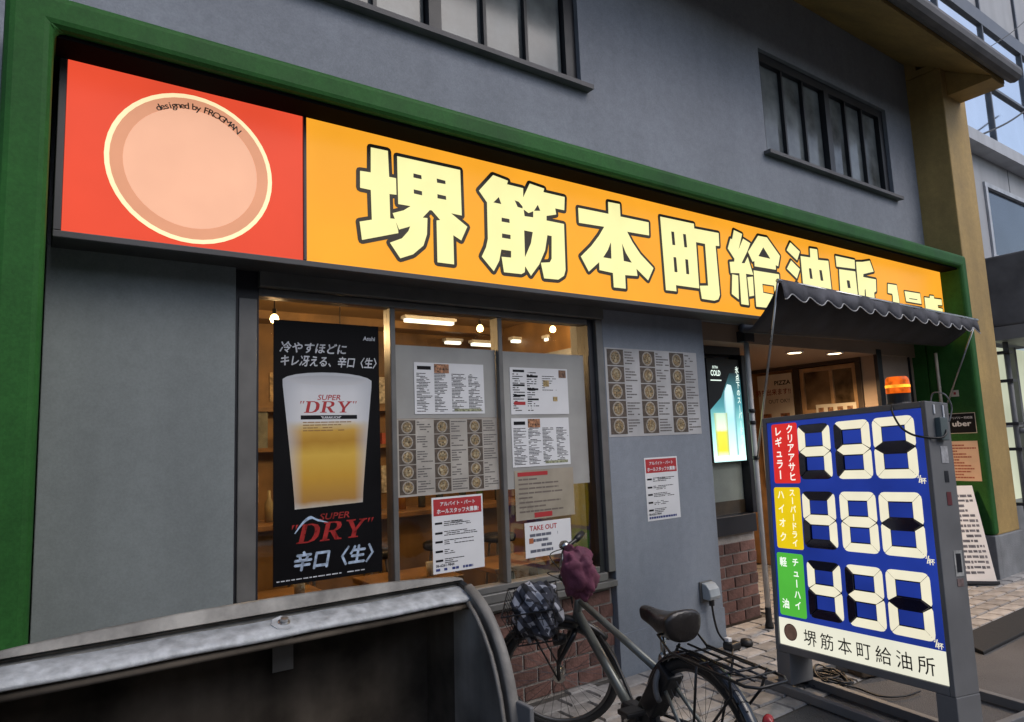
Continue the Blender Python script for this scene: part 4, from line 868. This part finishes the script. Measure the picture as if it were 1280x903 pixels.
sh = thing('wall_shelf', 'wooden shelf with framed notices on the shop back wall', 'shelf', (2.6, 3.5, 1.4))
MB().box(.8, 4.4, 3.36, 3.599, 1.62, 1.66).box(.8, 4.4, 3.36, 3.599, 2.02, 2.06).build('board', woodt, sh)
for i in range(9): MB().box(.95+i*.37, 1.2+i*.37, 3.40, 3.55, 1.661, 1.78+.12*(i % 3)).build('box', mat('shelf_box', random.choice(((.40, .30, .18), (.20, .22, .20), (.45, .10, .06), (.5, .47, .40))), .6, .2, 12), sh)
for i in range(12):
    x0 = .85+(i % 6)*.58+.07*(i//6); z0 = 2.1+.02*(i % 3) if i < 6 else 1.12; MB().box(x0, x0+.30+.1*(i % 2), 3.585, 3.599, z0, z0+.30).build('framed_notice', mat('notice_paper', ((.62, .56, .42), (.66, .64, .58), (.55, .40, .22))[i % 3], .5, .35, 22), sh)
for i, x in enumerate((1.25, 2.15, 3.0)):
    t = thing('dining_table', ('small dark table inside behind the beer poster', 'small dark table inside behind the middle pane', 'small dark table inside behind the take-out notice')[i], 'table', (x, .78, .01), 'tables inside the window')
    MB().box(x-.3, x+.3, .52, 1.02, .70, .735).build('top', woodt, t, bevel=.006); MB().tube([(x, .77, .02), (x, .77, .70)], .03, 10).build('leg', M['dark'], t); MB().lathe([(.2, 0), (.2, .015), (.05, .03)], (x, .77, .01), seg=18).build('foot', M['dark'], t)
    MB().lathe([(.03, 0), (.036, .09), (.033, .09), (.028, .006), (0, .006)], (x+.12, .66, .7352), seg=14).build('tumbler', mat('tumbler_glass', (.5, .45, .35), .1), tag=('small glass standing on a table inside the window', 'glass', 'glasses inside the window'), smooth=True)
# dark mesh bag hung inside the right pane
# ------------------------------------------------------------------ next building along the street
nb = thing('neighbour_building', 'taller glass-fronted building beyond the ochre column', 'building', (14, .3, 0))
NY = .3
nwall = mat('pale_grey_panel_wall', (.42, .43, .45), .6, .06, 1.5, streak=.15)
def npart(name, m, *bx, parent=nb, bevel=0.):
    b = MB()
    for q in bx: b.box(*q)
    return b.build(name, m, parent, bevel=bevel)
npart('wall', nwall, (9.06, 26, NY, 8, 5.22, 5.62), (9.06, 11.05, NY, 8, 0, 5.219), (11.051, 11.55, NY, 8, 3.3, 5.219), (14.0, 26, NY, 8, 3.98, 5.219), (11.551, 13.999, NY, 8, 3.3, 4.02))
npart('cornice', mat('pale_cornice', (.5, .51, .53), .5, .05, 2, streak=.2), (9.06, 26, NY-.22, NY, 5.62, 5.80))
for x in (12.6, 15.2, 17.8): npart('panel_joint', M['dark'], (x-.006, x+.006, NY-.004, NY-.0005, 5.23, 5.61))
wfn = npart('window_frame', mat('pale_window_frame', (.5, .52, .55), .4), (11.55, 14.0, NY-.03, NY+.05, 4.02, 4.10), (11.56, 11.64, NY-.03, NY+.05, 4.101, 5.15), (11.55, 14.0, NY-.03, NY+.05, 5.151, 5.219), (13.9, 13.99, NY-.03, NY+.05, 4.101, 5.15))
mir = mat('mirror_glazing', (.90, .93, .96), .05, .03, 2, metal=1.)
npart('pane', mat('blue_grey_glazing', (.05, .07, .10), .08, .2, 1.5, spec=.8), (11.64, 13.9, NY+.02, NY+.03, 4.10, 5.15), parent=wfn)
for i in range(9): npart('blind_slat', mat('pale_blind_slat', (.35, .38, .42), .5), (11.66, 13.88, NY+.045, NY+.10, 4.15+i*.11, 4.20+i*.11), parent=wfn)
cwf = mat('grey_curtain_mullion', (.12, .13, .15), .4)
cf = npart('curtain_frame', cwf, *[(9.06+i*1.62-.02, 9.06+i*1.62+.02, NY-.02, NY+.1, 5.801, 12.5) for i in range(11)])
for k, z in enumerate((5.81, 6.95, 8.10, 9.55, 10.8)):
    z1 = (6.95, 8.10, 9.55, 10.8, 12.5)[k]
    npart('transom', cwf, (9.06, 25.3, NY-.025, NY+.1, z1-.02 if k != 1 else z1-.10, z1+.02 if k != 1 else z1+.14), parent=cf)
    for i in range(10):
        tl = random.uniform(-.004, .004); m = MB(); x0, x1 = 9.08+i*1.62, 9.06+(i+1)*1.62-.02
        zz0, zz1 = z+.021 if k != 2 else z+.141, z1-.021 if k != 1 else z1-.101
        m.add([(x0, NY+.02+tl, zz0), (x1, NY+.02-tl, zz0), (x1, NY+.02-tl*.5, zz1), (x0, NY+.02+tl*.8, zz1)], [(0, 1, 2, 3)])
        m.build('pane', nwall if k == 2 else mir, cf)
npart('back_wall', nwall, (9.06, 26, 2, 8, 5.81, 12.5))
npart('dark_canopy', mat('dark_canopy_canvas', (.12, .12, .125), .8, .2, 3), (11.0, 26, -.35, NY, 2.95, 3.95), bevel=.03)
npart('canopy_trim', M['greysteel'], (11.0, 26, -.36, NY, 2.76, 2.948))
lit = npart('lit_shopfront', glow('dim_lit_shopfront', (.66, .70, .52), .8, .2, 1.2, base=(.3, .3, .25)), (11.051, 26, NY+.2, NY+.3, .5, 2.75))
for x in (12.2, 13.3, 14.6, 16): npart('shopfront_mullion', M['greysteel'], (x-.04, x+.04, NY+.08, NY+.199, .1, 2.75))
npart('shopfront_rail', M['greysteel'], (11.051, 26, NY+.08, NY+.199, 1.55, 1.62)); npart('shopfront_plinth', M['concrete'], (11.051, 26, NY, NY+.2, 0, .5))
dp = thing('drain_pipe', 'grey drain pipe with brackets on the wall beyond the ochre column', 'pipe', (11.2, .1, 0))
MB().tube([(11.2, .16, 0), (11.2, .16, 2.75)], .035, 12).build('pipe', M['greysteel'], dp, smooth=True)
for z in (.5, 1.25, 1.6, 2.2, 2.6): MB().box(11.13, 11.27, .1, .299, z-.02, z+.02).build('bracket', M['dark'], dp)
MB().tube([(11.2, .12, 1.5), (12.2, .05, 1.5), (12.25, .05, .9), (12.3, .05, .1)], .04, 10).build('branch_pipe', M['greysteel'], dp, smooth=True)
for a, b_, l in (((1216, 173), (1296, 128), 'thick black overhead cable leaving the ochre column'), ((1229, 64), (1300, 8), 'thin overhead wire crossing the mirrored glass')):
    p, q = onY(*a, .1), onX(*b_, 13.5); mid = (p+q)/2-V3((0, 0, .06)); MB().tube(bez([p, mid, q], 8), .014 if 'thick' in l else .006, 6).build('overhead_cable', M['black'], smooth=True, tag=(l, 'cable'))
# low out-of-view row added across the street to darken the window reflections; it shows only as a dim mirror image in the shop panes
ob = thing('added_opposite_building', 'unseen low brown building added across the street to darken pane reflections', 'building', (4, -17, 0))
obw = mat('brown_render', (.20, .17, .14), .8, .15, 1.5, streak=.3)
MB().box(-22, 30, -24, -17, 0, 6.6).build('wall', obw, ob); MB().box(-22.2, 30.2, -24, -16.7, 6.601, 6.85).build('parapet', M['fascia'], ob)
for i in range(17):
    for z in (1.0, 4.0):
        f = MB().box(-21+i*3.0, -19.2+i*3.0, -16.998, -16.95, z, z+1.5).build('window', M['dark'], ob); MB().box(-20.9+i*3.0, -19.3+i*3.0, -16.949, -16.94, z+.1, z+1.4).build('pane', M['frost'], f)
# ------------------------------------------------------------------ bicycle
GX, GY, BT = 2.494, -.481, .16
bk = thing('bicycle', 'grey city bicycle with black saddle, front basket and rear rack', 'bicycle', (GX, GY, 0))
BM = Matrix.Translation((GX, GY, 0)) @ Matrix.Rotation(-BT, 4, 'Z')
STEER = R_(58); HA = R_(70); S0 = Vector((0, -.025, .335)); SW = Vector((0, -math.cos(HA), math.sin(HA)))
SM0 = Matrix.Translation(S0) @ Matrix.Rotation(STEER, 4, SW) @ Matrix.Translation(-S0)
WR = .337
HF = Vector((0, .03, .335))
zmin = min((SM0 @ (HF+Vector((0, WR*math.cos(a), WR*math.sin(a)))))[2] for a in np.linspace(0, 6.28, 64))
HF = HF - SW*(zmin/math.sin(HA)) if False else HF-Vector((0, 0, zmin))
SM = BM @ SM0
bike_paint = mat('grey_bike_paint', (.155, .165, .15), .38, .12, 6, metal=.4, coat=.3)
chrome = mat('dull_chrome', (.5, .5, .48), .25, .1, 12, metal=1.)
tyre = mat('tyre_rubber', (.02, .02, .02), .8, .2, 20, bump=.4, bscale=90)
spk = mat('spoke_steel', (.16, .16, .16), .45, .1, 10, metal=.8)
def T(M_, name, m, pts, r, parent=bk, seg=10, closed=False): return MB(M_).tube(pts, r, seg, closed).build(name, m, parent, smooth=True)
def wheel(M_, H):
    c = [(H[0], H[1]+.313*math.cos(a), H[2]+.313*math.sin(a)) for a in np.linspace(0, 2*math.pi, 48, endpoint=False)]
    w_ = T(M_, 'wheel', tyre, c, .0225, seg=10, closed=True); w_.name = 'wheel'
    c2 = [(H[0], H[1]+.288*math.cos(a), H[2]+.288*math.sin(a)) for a in np.linspace(0, 2*math.pi, 48, endpoint=False)]
    T(M_, 'rim', mat('dark_rim_alloy', (.13, .13, .13), .4, .1, 10, metal=.8), c2, .0105, w_, 8, True)
    MB(M_).lathe([(.012, -.055), (.012, -.035), (.034, -.033), (.034, -.027), (.016, -.022), (.016, .022), (.034, .027), (.034, .033), (.012, .035), (.012, .055)], H, (1, 0, 0), 16).build('hub', chrome, w_, smooth=False)
    sp = MB(M_)
    for k in range(32):
        a = 2*math.pi*k/32; s_ = .03 if k % 2 else -.03; a2 = a+(.42 if (k//2) % 2 else -.42)
        sp.tube([(H[0]+s_, H[1]+.032*math.cos(a2*1.0+a*0), H[2]+.032*math.sin(a2)), (H[0], H[1]+.284*math.cos(a), H[2]+.284*math.sin(a))], .0012, 4, cap=False)
    sp.build('spokes', spk, w_)
    return w_
HR = Vector((0, -1.10, .337))
wheel(BM, HR); wheel(SM, HF)
def fender(M_, H, a0, a1, m, R0=.352, hw=.031):
    n = 36; vs_ = []; fs = []; sec = [(-hw, -.014), (-hw*.75, .004), (-hw*.3, .012), (hw*.3, .012), (hw*.75, .004), (hw, -.014)]
    for i in range(n+1):
        a = a0+(a1-a0)*i/n
        for x, dr in sec: vs_.append((H[0]+x, H[1]+(R0+dr)*math.cos(a), H[2]+(R0+dr)*math.sin(a)))
    k = len(sec)
    for i in range(n):
        for j in range(k-1): fs.append((i*k+j, i*k+j+1, (i+1)*k+j+1, (i+1)*k+j))
    o = MB(M_).add(vs_, fs).build('mudguard', m, bk, smooth=True); o.modifiers.new('thick', 'SOLIDIFY').thickness = .002; return o
fender(BM, HR, R_(25), R_(195), mat('black_gloss_mudguard', (.012, .013, .016), .12, .1, 4, spec=.7)); fender(SM, HF, R_(20), R_(150), M['blackm'], .350, .028)
def sx(z): return S0+SW*((z-S0[2])/SW[2])              # point of the steering axis at height z
BB = Vector((0, -.64, .29)); ST = Vector((0, -.885, .625))
fr_ = MB(BM); fr_.tube([sx(.60), sx(.80)], .024, 14).tube([sx(.67)+Vector((0, -.01, 0)), BB], .0245, 14).tube([sx(.745)+Vector((0, -.01, 0)), Vector((0, -.84, .56))], .018, 14).tube([BB, ST], .017, 12)
for s_ in (-1, 1): fr_.tube([BB+Vector((s_*.03, 0, 0)), HR+Vector((s_*.06, .05, 0)), HR+Vector((s_*.062, 0, 0))], .011, 8).tube([Vector((s_*.02, -.855, .56)), HR+Vector((s_*.062, 0, 0))], .009, 8)
fr_.build('frame', bike_paint, bk, smooth=True)
T(BM, 'cable_lock', M['black'], [(.0, -.36, .60), (.028, -.45, .50), (.028, -.55, .385), (.02, -.6, .33)], .009)
fk = MB(SM); cr_ = sx(.585)
fk.tube([sx(.58), sx(.95)], .0145, 12)
for s_ in (-1, 1): fk.tube([cr_+Vector((s_*.015, 0, 0)), cr_+Vector((s_*.05, .01, -.01)), HF+Vector((s_*.054, -.02, .10)), HF+Vector((s_*.054, 0, 0))], [.014, .015, .012, .009], 10)
fk.build('fork', M['blackm'], bk, smooth=True)
hb = sx(.95); hz = Vector((0, .0, .045))
FO = .11
bar = [(x, y+FO, z) for x, y, z in ((-.265, -.10, .05), (-.20, -.075, .055), (-.12, -.01, .045), (-.04, .01, .02), (.04, .01, .02), (.12, -.01, .045), (.20, -.075, .055), (.265, -.10, .05))]
T(SM, 'handlebar', M['blackm'], bez([hb+Vector(p) for p in bar], 6), .0115)
T(SM, 'stem', chrome, [sx(.94), hb+Vector((0, FO+.01, .022))], .015)
for s_ in (-1, 1):
    T(SM, 'grip', M['black'], [hb+Vector((s_*.19, FO-.07, .055)), hb+Vector((s_*.235, FO-.088, .053)), hb+Vector((s_*.275, FO-.104, .05))], [.0165, .019, .017])
    T(SM, 'brake_lever', M['blackm'], bez([hb+Vector((s_*.15, FO-.035, .05)), hb+Vector((s_*.17, FO+.01, .035)), hb+Vector((s_*.22, FO-.02, .02)), hb+Vector((s_*.27, FO-.05, .01))], 5), .007)
    T(SM, 'brake_cable', M['black'], bez([hb+Vector((s_*.14, FO-.02, .04)), hb+Vector((s_*.10, FO+.08, .03)), hb+Vector((s_*.03, .12, -.08)), sx(.72)+Vector((s_*.02, .03, 0))], 7), .003, seg=6)
MB(SM).box(-.035, .035, hb[1]+.03, hb[1]+.11, hb[2]+.045, hb[2]+.062).build('display', mat('grey_display', (.30, .32, .34), .2), bk, bevel=.004)
MB(SM).lathe([(.03, 0), (.03, .012), (.02, .026), (0, .03)], hb+Vector((.12, FO-.01, .06)), seg=16).build('bell', chrome, bk, smooth=True)
# basket in front of the bars
bx = MB(SM); y0, y1, z0, z1, xa, xb = -.03, .19, .60, .80, .11, .15
def bpt(s_, t_, v_): return (s_*(xa+(xb-xa)*v_), y0-.02*v_+(y1+.04*v_-y0+.02*v_)*t_, z0+(z1-z0)*v_)
for v_ in (0, .25, .5, .75, 1.): 
    bx.tube([bpt(-1, 0, v_), bpt(1, 0, v_), bpt(1, 1, v_), bpt(-1, 1, v_)], .005 if v_ in (0, 1.) else .0022, 6, closed=True)
for k in range(9):
    q = k/8
    bx.tube([bpt(-1, q, 1), bpt(-1, q, 0), bpt(1, q, 0), bpt(1, q, 1)], .002, 5)
    s_ = q*2-1; bx.tube([tuple(np.array(bpt(-1, 0, 1))*(1-q)+np.array(bpt(1, 0, 1))*q), tuple(np.array(bpt(-1, 0, 0))*(1-q)+np.array(bpt(1, 0, 0))*q), tuple(np.array(bpt(-1, 1, 0))*(1-q)+np.array(bpt(1, 1, 0))*q), tuple(np.array(bpt(-1, 1, 1))*(1-q)+np.array(bpt(1, 1, 1))*q)], .002, 5)
bx.build('basket', M['blackm'], bk)
T(SM, 'basket_stay', M['blackm'], [(-.06, .10, .60), HF+Vector((-.06, .0, .0))], .005); T(SM, 'basket_stay', M['blackm'], [(.06, .10, .60), HF+Vector((.06, .0, .0))], .005)
MB(SM).lathe([(.0, -.03), (.022, -.03), (.032, .0), (.034, .04), (.028, .045), (0, .046)], sx(.56)+Vector((0, .08, -.02)), (0, 1, 0), 16).build('head_lamp', M['black'], bk, smooth=True)
# saddle and post
sc = Vector((0, -.92, .79))
secs = []
for i in range(15):
    t = i/14; y_ = .15-.27*t; hw = .026+.072*max(0, (t-.25)/.75)**1.05*(1. if t < .93 else 1-(t-.93)*5); tp = .030+.006*math.cos(t*6.28)+.022*max(0, t-.55); th = .036+.04*t
    ring_ = []
    for k in range(16):
        a = 2*math.pi*k/16; cx_ = math.cos(a); sz_ = math.sin(a); ring_.append((hw*math.copysign(abs(cx_)**.7, cx_), y_, tp+(sz_*th*.55 if sz_ > 0 else sz_*th*1.1)-.02))
    secs.append(ring_)
m = MB(BM); m.add([sc+Vector(p)*1.14 for r_ in secs for p in r_], [(i*16+k, i*16+(k+1) % 16, (i+1)*16+(k+1) % 16, (i+1)*16+k) for i in range(14) for k in range(16)]+[tuple(range(16))[::-1], tuple(14*16+k for k in range(16))])
so_ = m.build('saddle', mat('dark_brown_saddle', (.022, .018, .016), .32, .25, 9, spec=.6, bump=.15, bscale=60), bk, smooth=True); so_.modifiers.new('s', 'SUBSURF').levels = 1; so_.modifiers['s'].render_levels = 1
for s_ in (-1, 1):
    T(BM, 'saddle_rail', chrome, [sc+Vector((s_*.02, .10, -.01)), sc+Vector((s_*.028, .02, -.045)), sc+Vector((s_*.045, -.09, -.03))], .004, so_)
    h_ = [sc+Vector((s_*.05+.016*math.cos(k*.9), -.085+.016*math.sin(k*.9), -.055+.0022*k)) for k in range(28)]; T(BM, 'spring', M['blackm'], h_, .0028, so_, 6)
T(BM, 'seat_post', chrome, [ST-Vector((0, .0, .03)), sc+Vector((0, .035, -.04))], .0125)
MB(BM).lathe([(.023, -.018), (.025, 0), (.023, .018)], ST, tuple(ST-BB), 14).build('seat_clamp', chrome, bk)
T(BM, 'clamp_lever', chrome, [ST+Vector((.02, -.02, 0)), ST+Vector((.035, .03, -.03))], .005)
# battery, lock, rack, crank, stand
m = MB(BM); d_ = (ST-BB).normalized(); P_ = Plane(BB+d_*.10+Vector((0, -.075, 0)), (1, 0, 0), tuple(d_)); m.pbox(P_, -.045, .045, 0, .27, -.05, .045); m.build('battery', M['black'], bk, bevel=.012, seg=3)
MB(BM).box(-.05, .05, -.72, -.57, .22, .36).build('motor_cover', M['black'], bk, bevel=.03, seg=3)
arc = [(.055*math.sin(a)*1.15, -.895, .60-.07+.085*math.cos(a)) for a in np.linspace(-2.3, 2.3, 18)]
T(BM, 'ring_lock', M['greysteel'], [(x, y_-.0, z_-.02) for x, y_, z_ in arc], .013)
rk = MB(BM); RZ = .70; ry0, ry1, rw = -1.0, -1.52, .098
rk.tube([(-rw, ry0+.02, RZ+.06), (-rw, ry0-.06, RZ+.005), (-rw, ry1+.04, RZ-.01), (-rw*.7, ry1, RZ-.01), (rw*.7, ry1, RZ-.01), (rw, ry1+.04, RZ-.01), (rw, ry0-.06, RZ+.005), (rw, ry0+.02, RZ+.06)], .006, 8, closed=True)
for x in (-.03, .03): rk.tube([(x, ry0-.02, RZ+.012), (x, ry1+.06, RZ-.008)], .005, 8)
for y_ in (-1.08, -1.22, -1.36, -1.44): rk.tube([(-rw, y_, RZ), (rw, y_, RZ-.002)], .0045, 8)
for s_ in (-1, 1): rk.tube([(s_*rw, -1.22, RZ), (s_*.07, -1.13, .36)], .0055, 8).tube([(s_*rw, -1.40, RZ), (s_*.075, -1.38, .62), (s_*.07, -1.14, .35)], .0055, 8)
rk.tube([(.0, ry0, RZ+.012), ST+Vector((0, -.03, -.03))], .006, 8)
rk.tube([(-.045, -1.12, RZ+.02), (-.045, -1.40, RZ+.012), (.045, -1.40, RZ+.012), (.045, -1.12, RZ+.02)], .004, 8)
rk.build('rear_rack', M['blackm'], bk, smooth=True)
MB(BM).lathe([(.085, .0), (.088, .004), (.085, .008)], BB+Vector((.045, 0, 0)), (1, 0, 0), 28).build('chain_ring', M['blackm'], bk)
m = MB(BM); m.tube([BB+Vector((.06, .09, .02)), HR+Vector((.06, -.04, .045)), HR+Vector((.06, -.04, -.045)), BB+Vector((.06, .09, -.09)), ], .008, 8, closed=True); m.build('chain_guard', M['blackm'], bk, smooth=True)
for s_, a in ((1, -.6), (-1, math.pi-.6)):
    e = BB+Vector((s_*.075, .17*math.cos(a), .17*math.sin(a)*1.0)); T(BM, 'crank_arm', chrome, [BB+Vector((s_*.06, 0, 0)), e], .009)
    MB(BM).box(e[0]-.005 if s_ > 0 else e[0]-.095, e[0]+.095 if s_ > 0 else e[0]+.005, e[1]-.04, e[1]+.04, e[2]-.012, e[2]+.012).build('pedal', M['black'], bk, bevel=.006)
for s_ in (-1, 1): T(BM, 'stand_leg', chrome, [HR+Vector((s_*.075, .0, -.02)), HR+Vector((s_*.13, -.08, -.325))], .008)
MB(BM).lathe([(.0, 0), (.026, .004), (.026, .012), (0, .03)], Vector((0, -1.472, .55)), (0, -1, 0), 16).build('rear_reflector', mat('red_reflector', (.35, .02, .02), .2), bk, smooth=True)
# plaid bag in the basket
def blob(M_, c, r, seedv, amp, fr=3., nu=40, nv=26, sq=.75, flat=0.):
    vs_ = []; fs = []
    for j in range(nv+1):
        ph = math.pi*j/nv
        for i in range(nu):
            th = 2*math.pi*i/nu; d = Vector((math.copysign(abs(math.cos(th)*math.sin(ph))**sq, math.cos(th)), math.copysign(abs(math.sin(th)*math.sin(ph))**sq, math.sin(th)), math.copysign(abs(math.cos(ph))**sq, math.cos(ph))))
            k = 1+amp*noise.noise(d*fr+Vector((seedv, 0, 0)))+amp*.5*noise.noise(d*fr*2.6+Vector((0, seedv, 0)))-amp*.4*abs(noise.noise(d*fr*1.3+Vector((0, 0, seedv))))
            vs_.append((c[0]+d[0]*r[0]*k, c[1]+d[1]*r[1]*k, c[2]+d[2]*r[2]*k))
    for j in range(nv):
        for i in range(nu): fs.append((j*nu+i, j*nu+(i+1) % nu, (j+1)*nu+(i+1) % nu, (j+1)*nu+i))
    return MB(M_).add(vs_, fs)
def plaid(name):
    m, t, b = _nodes(name); N = t.nodes; L = t.links; tc = N.new('ShaderNodeTexCoord'); mp = N.new('ShaderNodeMapping'); mp.inputs['Rotation'].default_value = (.5, .35, .6); L.new(tc.outputs['Object'], mp.inputs['Vector'])
    ds = N.new('ShaderNodeTexNoise'); ds.inputs['Scale'].default_value = 6; L.new(tc.outputs['Object'], ds.inputs['Vector'])
    ad = N.new('ShaderNodeMix'); ad.data_type = 'RGBA'; ad.blend_type = 'ADD'; ad.inputs['Factor'].default_value = .03; L.new(mp.outputs['Vector'], ad.inputs['A']); L.new(ds.outputs['Color'], ad.inputs['B'])
    outs = []
    for ax in 'XYZ'[:2]:
        w_ = N.new('ShaderNodeTexWave'); w_.bands_direction = ax; w_.inputs['Scale'].default_value = 5.5; w_.inputs['Distortion'].default_value = 0.; L.new(ad.outputs['Result'], w_.inputs['Vector'])
        st = N.new('ShaderNodeMath'); st.operation = 'GREATER_THAN'; st.inputs[1].default_value = .52; L.new(w_.outputs['Fac'], st.inputs[0]); outs.append(st)
    s = N.new('ShaderNodeMath'); s.operation = 'ADD'; L.new(outs[0].outputs[0], s.inputs[0]); L.new(outs[1].outputs[0], s.inputs[1])
    h = N.new('ShaderNodeMath'); h.operation = 'MULTIPLY'; h.inputs[1].default_value = .5; L.new(s.outputs[0], h.inputs[0])
    cr = N.new('ShaderNodeValToRGB'); cr.color_ramp.interpolation = 'CONSTANT'; e = cr.color_ramp.elements; e[0].position = 0; e[0].color = (.008, .009, .013, 1); e[1].position = .4; e[1].color = (.05, .055, .075, 1); n_ = e.new(.9); n_.color = (.42, .44, .50, 1)
    L.new(h.outputs[0], cr.inputs['Fac']); L.new(cr.outputs['Color'], b.inputs['Base Color']); b.inputs['Roughness'].default_value = .75; return m
o = blob(SM, (0, .065, .725), (.145, .135, .135), 2.3, .30, 2.6).build('plaid_bag', plaid('navy_white_plaid'), smooth=True, tag=('navy and white plaid cloth bag stuffed in the bicycle basket', 'bag'))
# maroon cloth mitt over the near handlebar end
gc = hb+Vector((-.225, FO-.10, .065))
o = blob(SM, gc, (.10, .085, .125), 5.1, .30, 2.0).build('handlebar_mitt', mat('maroon_cloth', (.17, .045, .085), .8, .18, 6, bump=.4, bscale=50), smooth=True, tag=('crumpled maroon cloth mitt pulled over the bicycle handlebar grip', 'mitt'))
# ------------------------------------------------------------------ big grey plastic bin, its mouth open to the street
TX0, TX1 = -.12, 1.50
tb = thing('plastic_bin', 'large weathered grey plastic bin with open dark mouth and bolted rim', 'bin', (.7, -1.05, 0))
grey = mat('weathered_grey_plastic', (.27, .255, .23), .5, .22, 5, bump=.25, bscale=40, streak=.25)
pale = mat('worn_pale_plastic', (.46, .48, .49), .45, .20, 22, bump=.35, bscale=50, detail=8)
inner = mat('grimy_shaded_lining', (.13, .108, .085), .8, .4, 3, streak=.6, spec=.15)  # brown grime streaks, with the shade of the deep mouth mixed into the colour
ARC = [(-1.10, 1.035), (-1.19, .995), (-1.25, .95), (-1.30, .895), (-1.345, .83), (-1.375, .765), (-1.40, .69), (-1.42, .60), (-1.43, .50), (-1.425, .40), (-1.40, .30)]
back = [(-1.05, 1.045), (-.86, 1.02), (-.78, .96), (-.75, .86), (-.73, .30), (-.77, .24), (-1.36, .24), (-1.40, .29)]
def shell(off, x0, x1, name, m):
    b = MB(); c = np.array((-1.08, .65)); sc_ = lambda p: tuple(np.array(p)+(c-np.array(p))*off)
    B = [sc_(p) for p in back]; n = len(B)
    b.add([(x, y, z) for x in (x0, x1) for y, z in B], [(i, i+1, n+i+1, n+i) for i in range(n-1)])
    prof = [sc_(p) for p in back+ARC[::-1][1:]]
    for x in (x0, x1): b.loops(Plane((x, 0, 0), (0, 1, 0), (0, 0, 1)), [prof], 0)
    b.add([(x, y, z) for x in (x0, x1) for y, z in (sc_((-1.40, .29)), sc_((-1.43, .36)), sc_((-1.435, .46)))], [(0, 1, 4, 3), (1, 2, 5, 4)])
    return b.build(name, m, tb, recalc=True)
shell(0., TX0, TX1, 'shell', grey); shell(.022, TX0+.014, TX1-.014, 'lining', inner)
for x_ in (TX0+.016, TX1-.016):
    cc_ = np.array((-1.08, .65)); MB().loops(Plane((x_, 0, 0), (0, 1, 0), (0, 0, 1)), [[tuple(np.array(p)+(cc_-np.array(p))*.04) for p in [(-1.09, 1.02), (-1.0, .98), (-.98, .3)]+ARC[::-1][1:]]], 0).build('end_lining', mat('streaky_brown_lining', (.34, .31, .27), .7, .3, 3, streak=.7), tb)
# rolled rim along the top: ridge, groove, flat flange, lip
n = 48; rows = []
for i in range(n+1):
    t = i/n; x = TX0-.02+(TX1+.02-TX0+.02)*t; bow = math.sin(math.pi*t)**.55 if 0 < t < 1 else 0.; wob = .0015*math.sin(t*23)
    rows.append([(x, -1.012, 1.0), (x, -1.014+.012*bow, 1.040+.040*bow), (x, -1.019+.012*bow, 1.046+.041*bow), (x, -1.027+.010*bow, 1.042+.040*bow), (x, -1.033+.004*bow, 1.024+.006*bow), (x, -1.041, 1.018+wob), (x, -1.050, 1.022+wob), (x, -1.128, 1.000+wob), (x, -1.145, .990+wob), (x, -1.146, .978+wob), (x, -1.132, .972+wob)])
for a_, z_, nm, mm in ((0, 6, 'top_ridge', mat('grimy_grey_ridge', (.26, .25, .225), .55, .3, 9, bump=.3, bscale=40, detail=8)), (5, 11, 'top_flange', pale)):
    R2 = [r_[a_:z_] for r_ in rows]; k = len(R2[0]); b = MB(); b.add([p for r_ in R2 for p in r_], [(i*k+j, (i+1)*k+j, (i+1)*k+j+1, i*k+j+1) for i in range(n) for j in range(k-1)])
    o = b.build(nm, mm, tb, smooth=True); o.modifiers.new('thick', 'SOLIDIFY').thickness = .005
b = MB().tube([(TX0+.02, -1.125, .955), (TX1-.02, -1.125, .955)], .012, 8); b.build('inner_bead', inner, tb, smooth=True)
# end rims following the curved mouth
for x, s_ in ((TX1, 1), (TX0, -1)):
    b = MB(); A_ = ARC; vs_ = []
    for i, (y, z) in enumerate(A_):
        p = np.array((y, z)); q = np.array(A_[min(i+1, len(A_)-1)])-np.array(A_[max(i-1, 0)]); q = q/np.linalg.norm(q); nn = np.array((q[1], -q[0])); nn = nn if nn[0] < 0 else -nn
        for dx, dn in ((-.026, -.012), (-.022, .004), (.006, .009), (.018, .004), (.020, -.018)): r_ = p+nn*dn; vs_.append((x+s_*dx, r_[0], r_[1]))
    b.add(vs_, [(i*5+j, (i+1)*5+j, (i+1)*5+j+1, i*5+j+1) for i in range(len(A_)-1) for j in range(4)])
    o = b.build('end_rim', grey, tb, smooth=True); o.modifiers.new('thick', 'SOLIDIFY').thickness = .006; o.modifiers.new('s', 'SUBSURF').render_levels = 1
    b = MB(); b.tube([(x-s_*.038, y+.03, z-.02) for y, z in ARC[1:9]], .009, 8); b.build('end_bead', grey, tb, smooth=True)
bq = onZ(338, 760, 1.035)
MB().lathe([(.022, 0), (.022, .004), (.014, .005), (.014, .018), (.0, .019)], (bq[0], -1.09, 1.013), (0, -.32, .95), 8).build('bolt', M['steel'], tb)
MB().lathe([(.045, -.004), (.045, .002), (.0, .003)], (bq[0], -1.09, 1.012), (0, -.32, .95), 8).build('bolt_pad', pale, tb)
MB().box(.80, .88, -.783, -.779, .76, .93).build('sticker', mat('faded_grey_sticker', (.24, .225, .20), .6), tb)
for x in (TX0+.12, TX1-.12):
    for y in (-.85, -1.28):
        c_ = MB(); c_.lathe([(.0, -.018), (.055, -.018), (.06, -.01), (.06, .01), (.055, .018), (0, .018)], (x, y, .06), (1, 0, 0), 18).build('castor', M['rubber'], tb); MB().box(x-.03, x+.03, y-.03, y+.03, .075, .239).build('castor_fork', M['steel'], tb)
MB().box(TX1+.0, TX1+.02, -1.5, -1.41, .52, .66).build('latch', M['greysteel'], tb, bevel=.006)
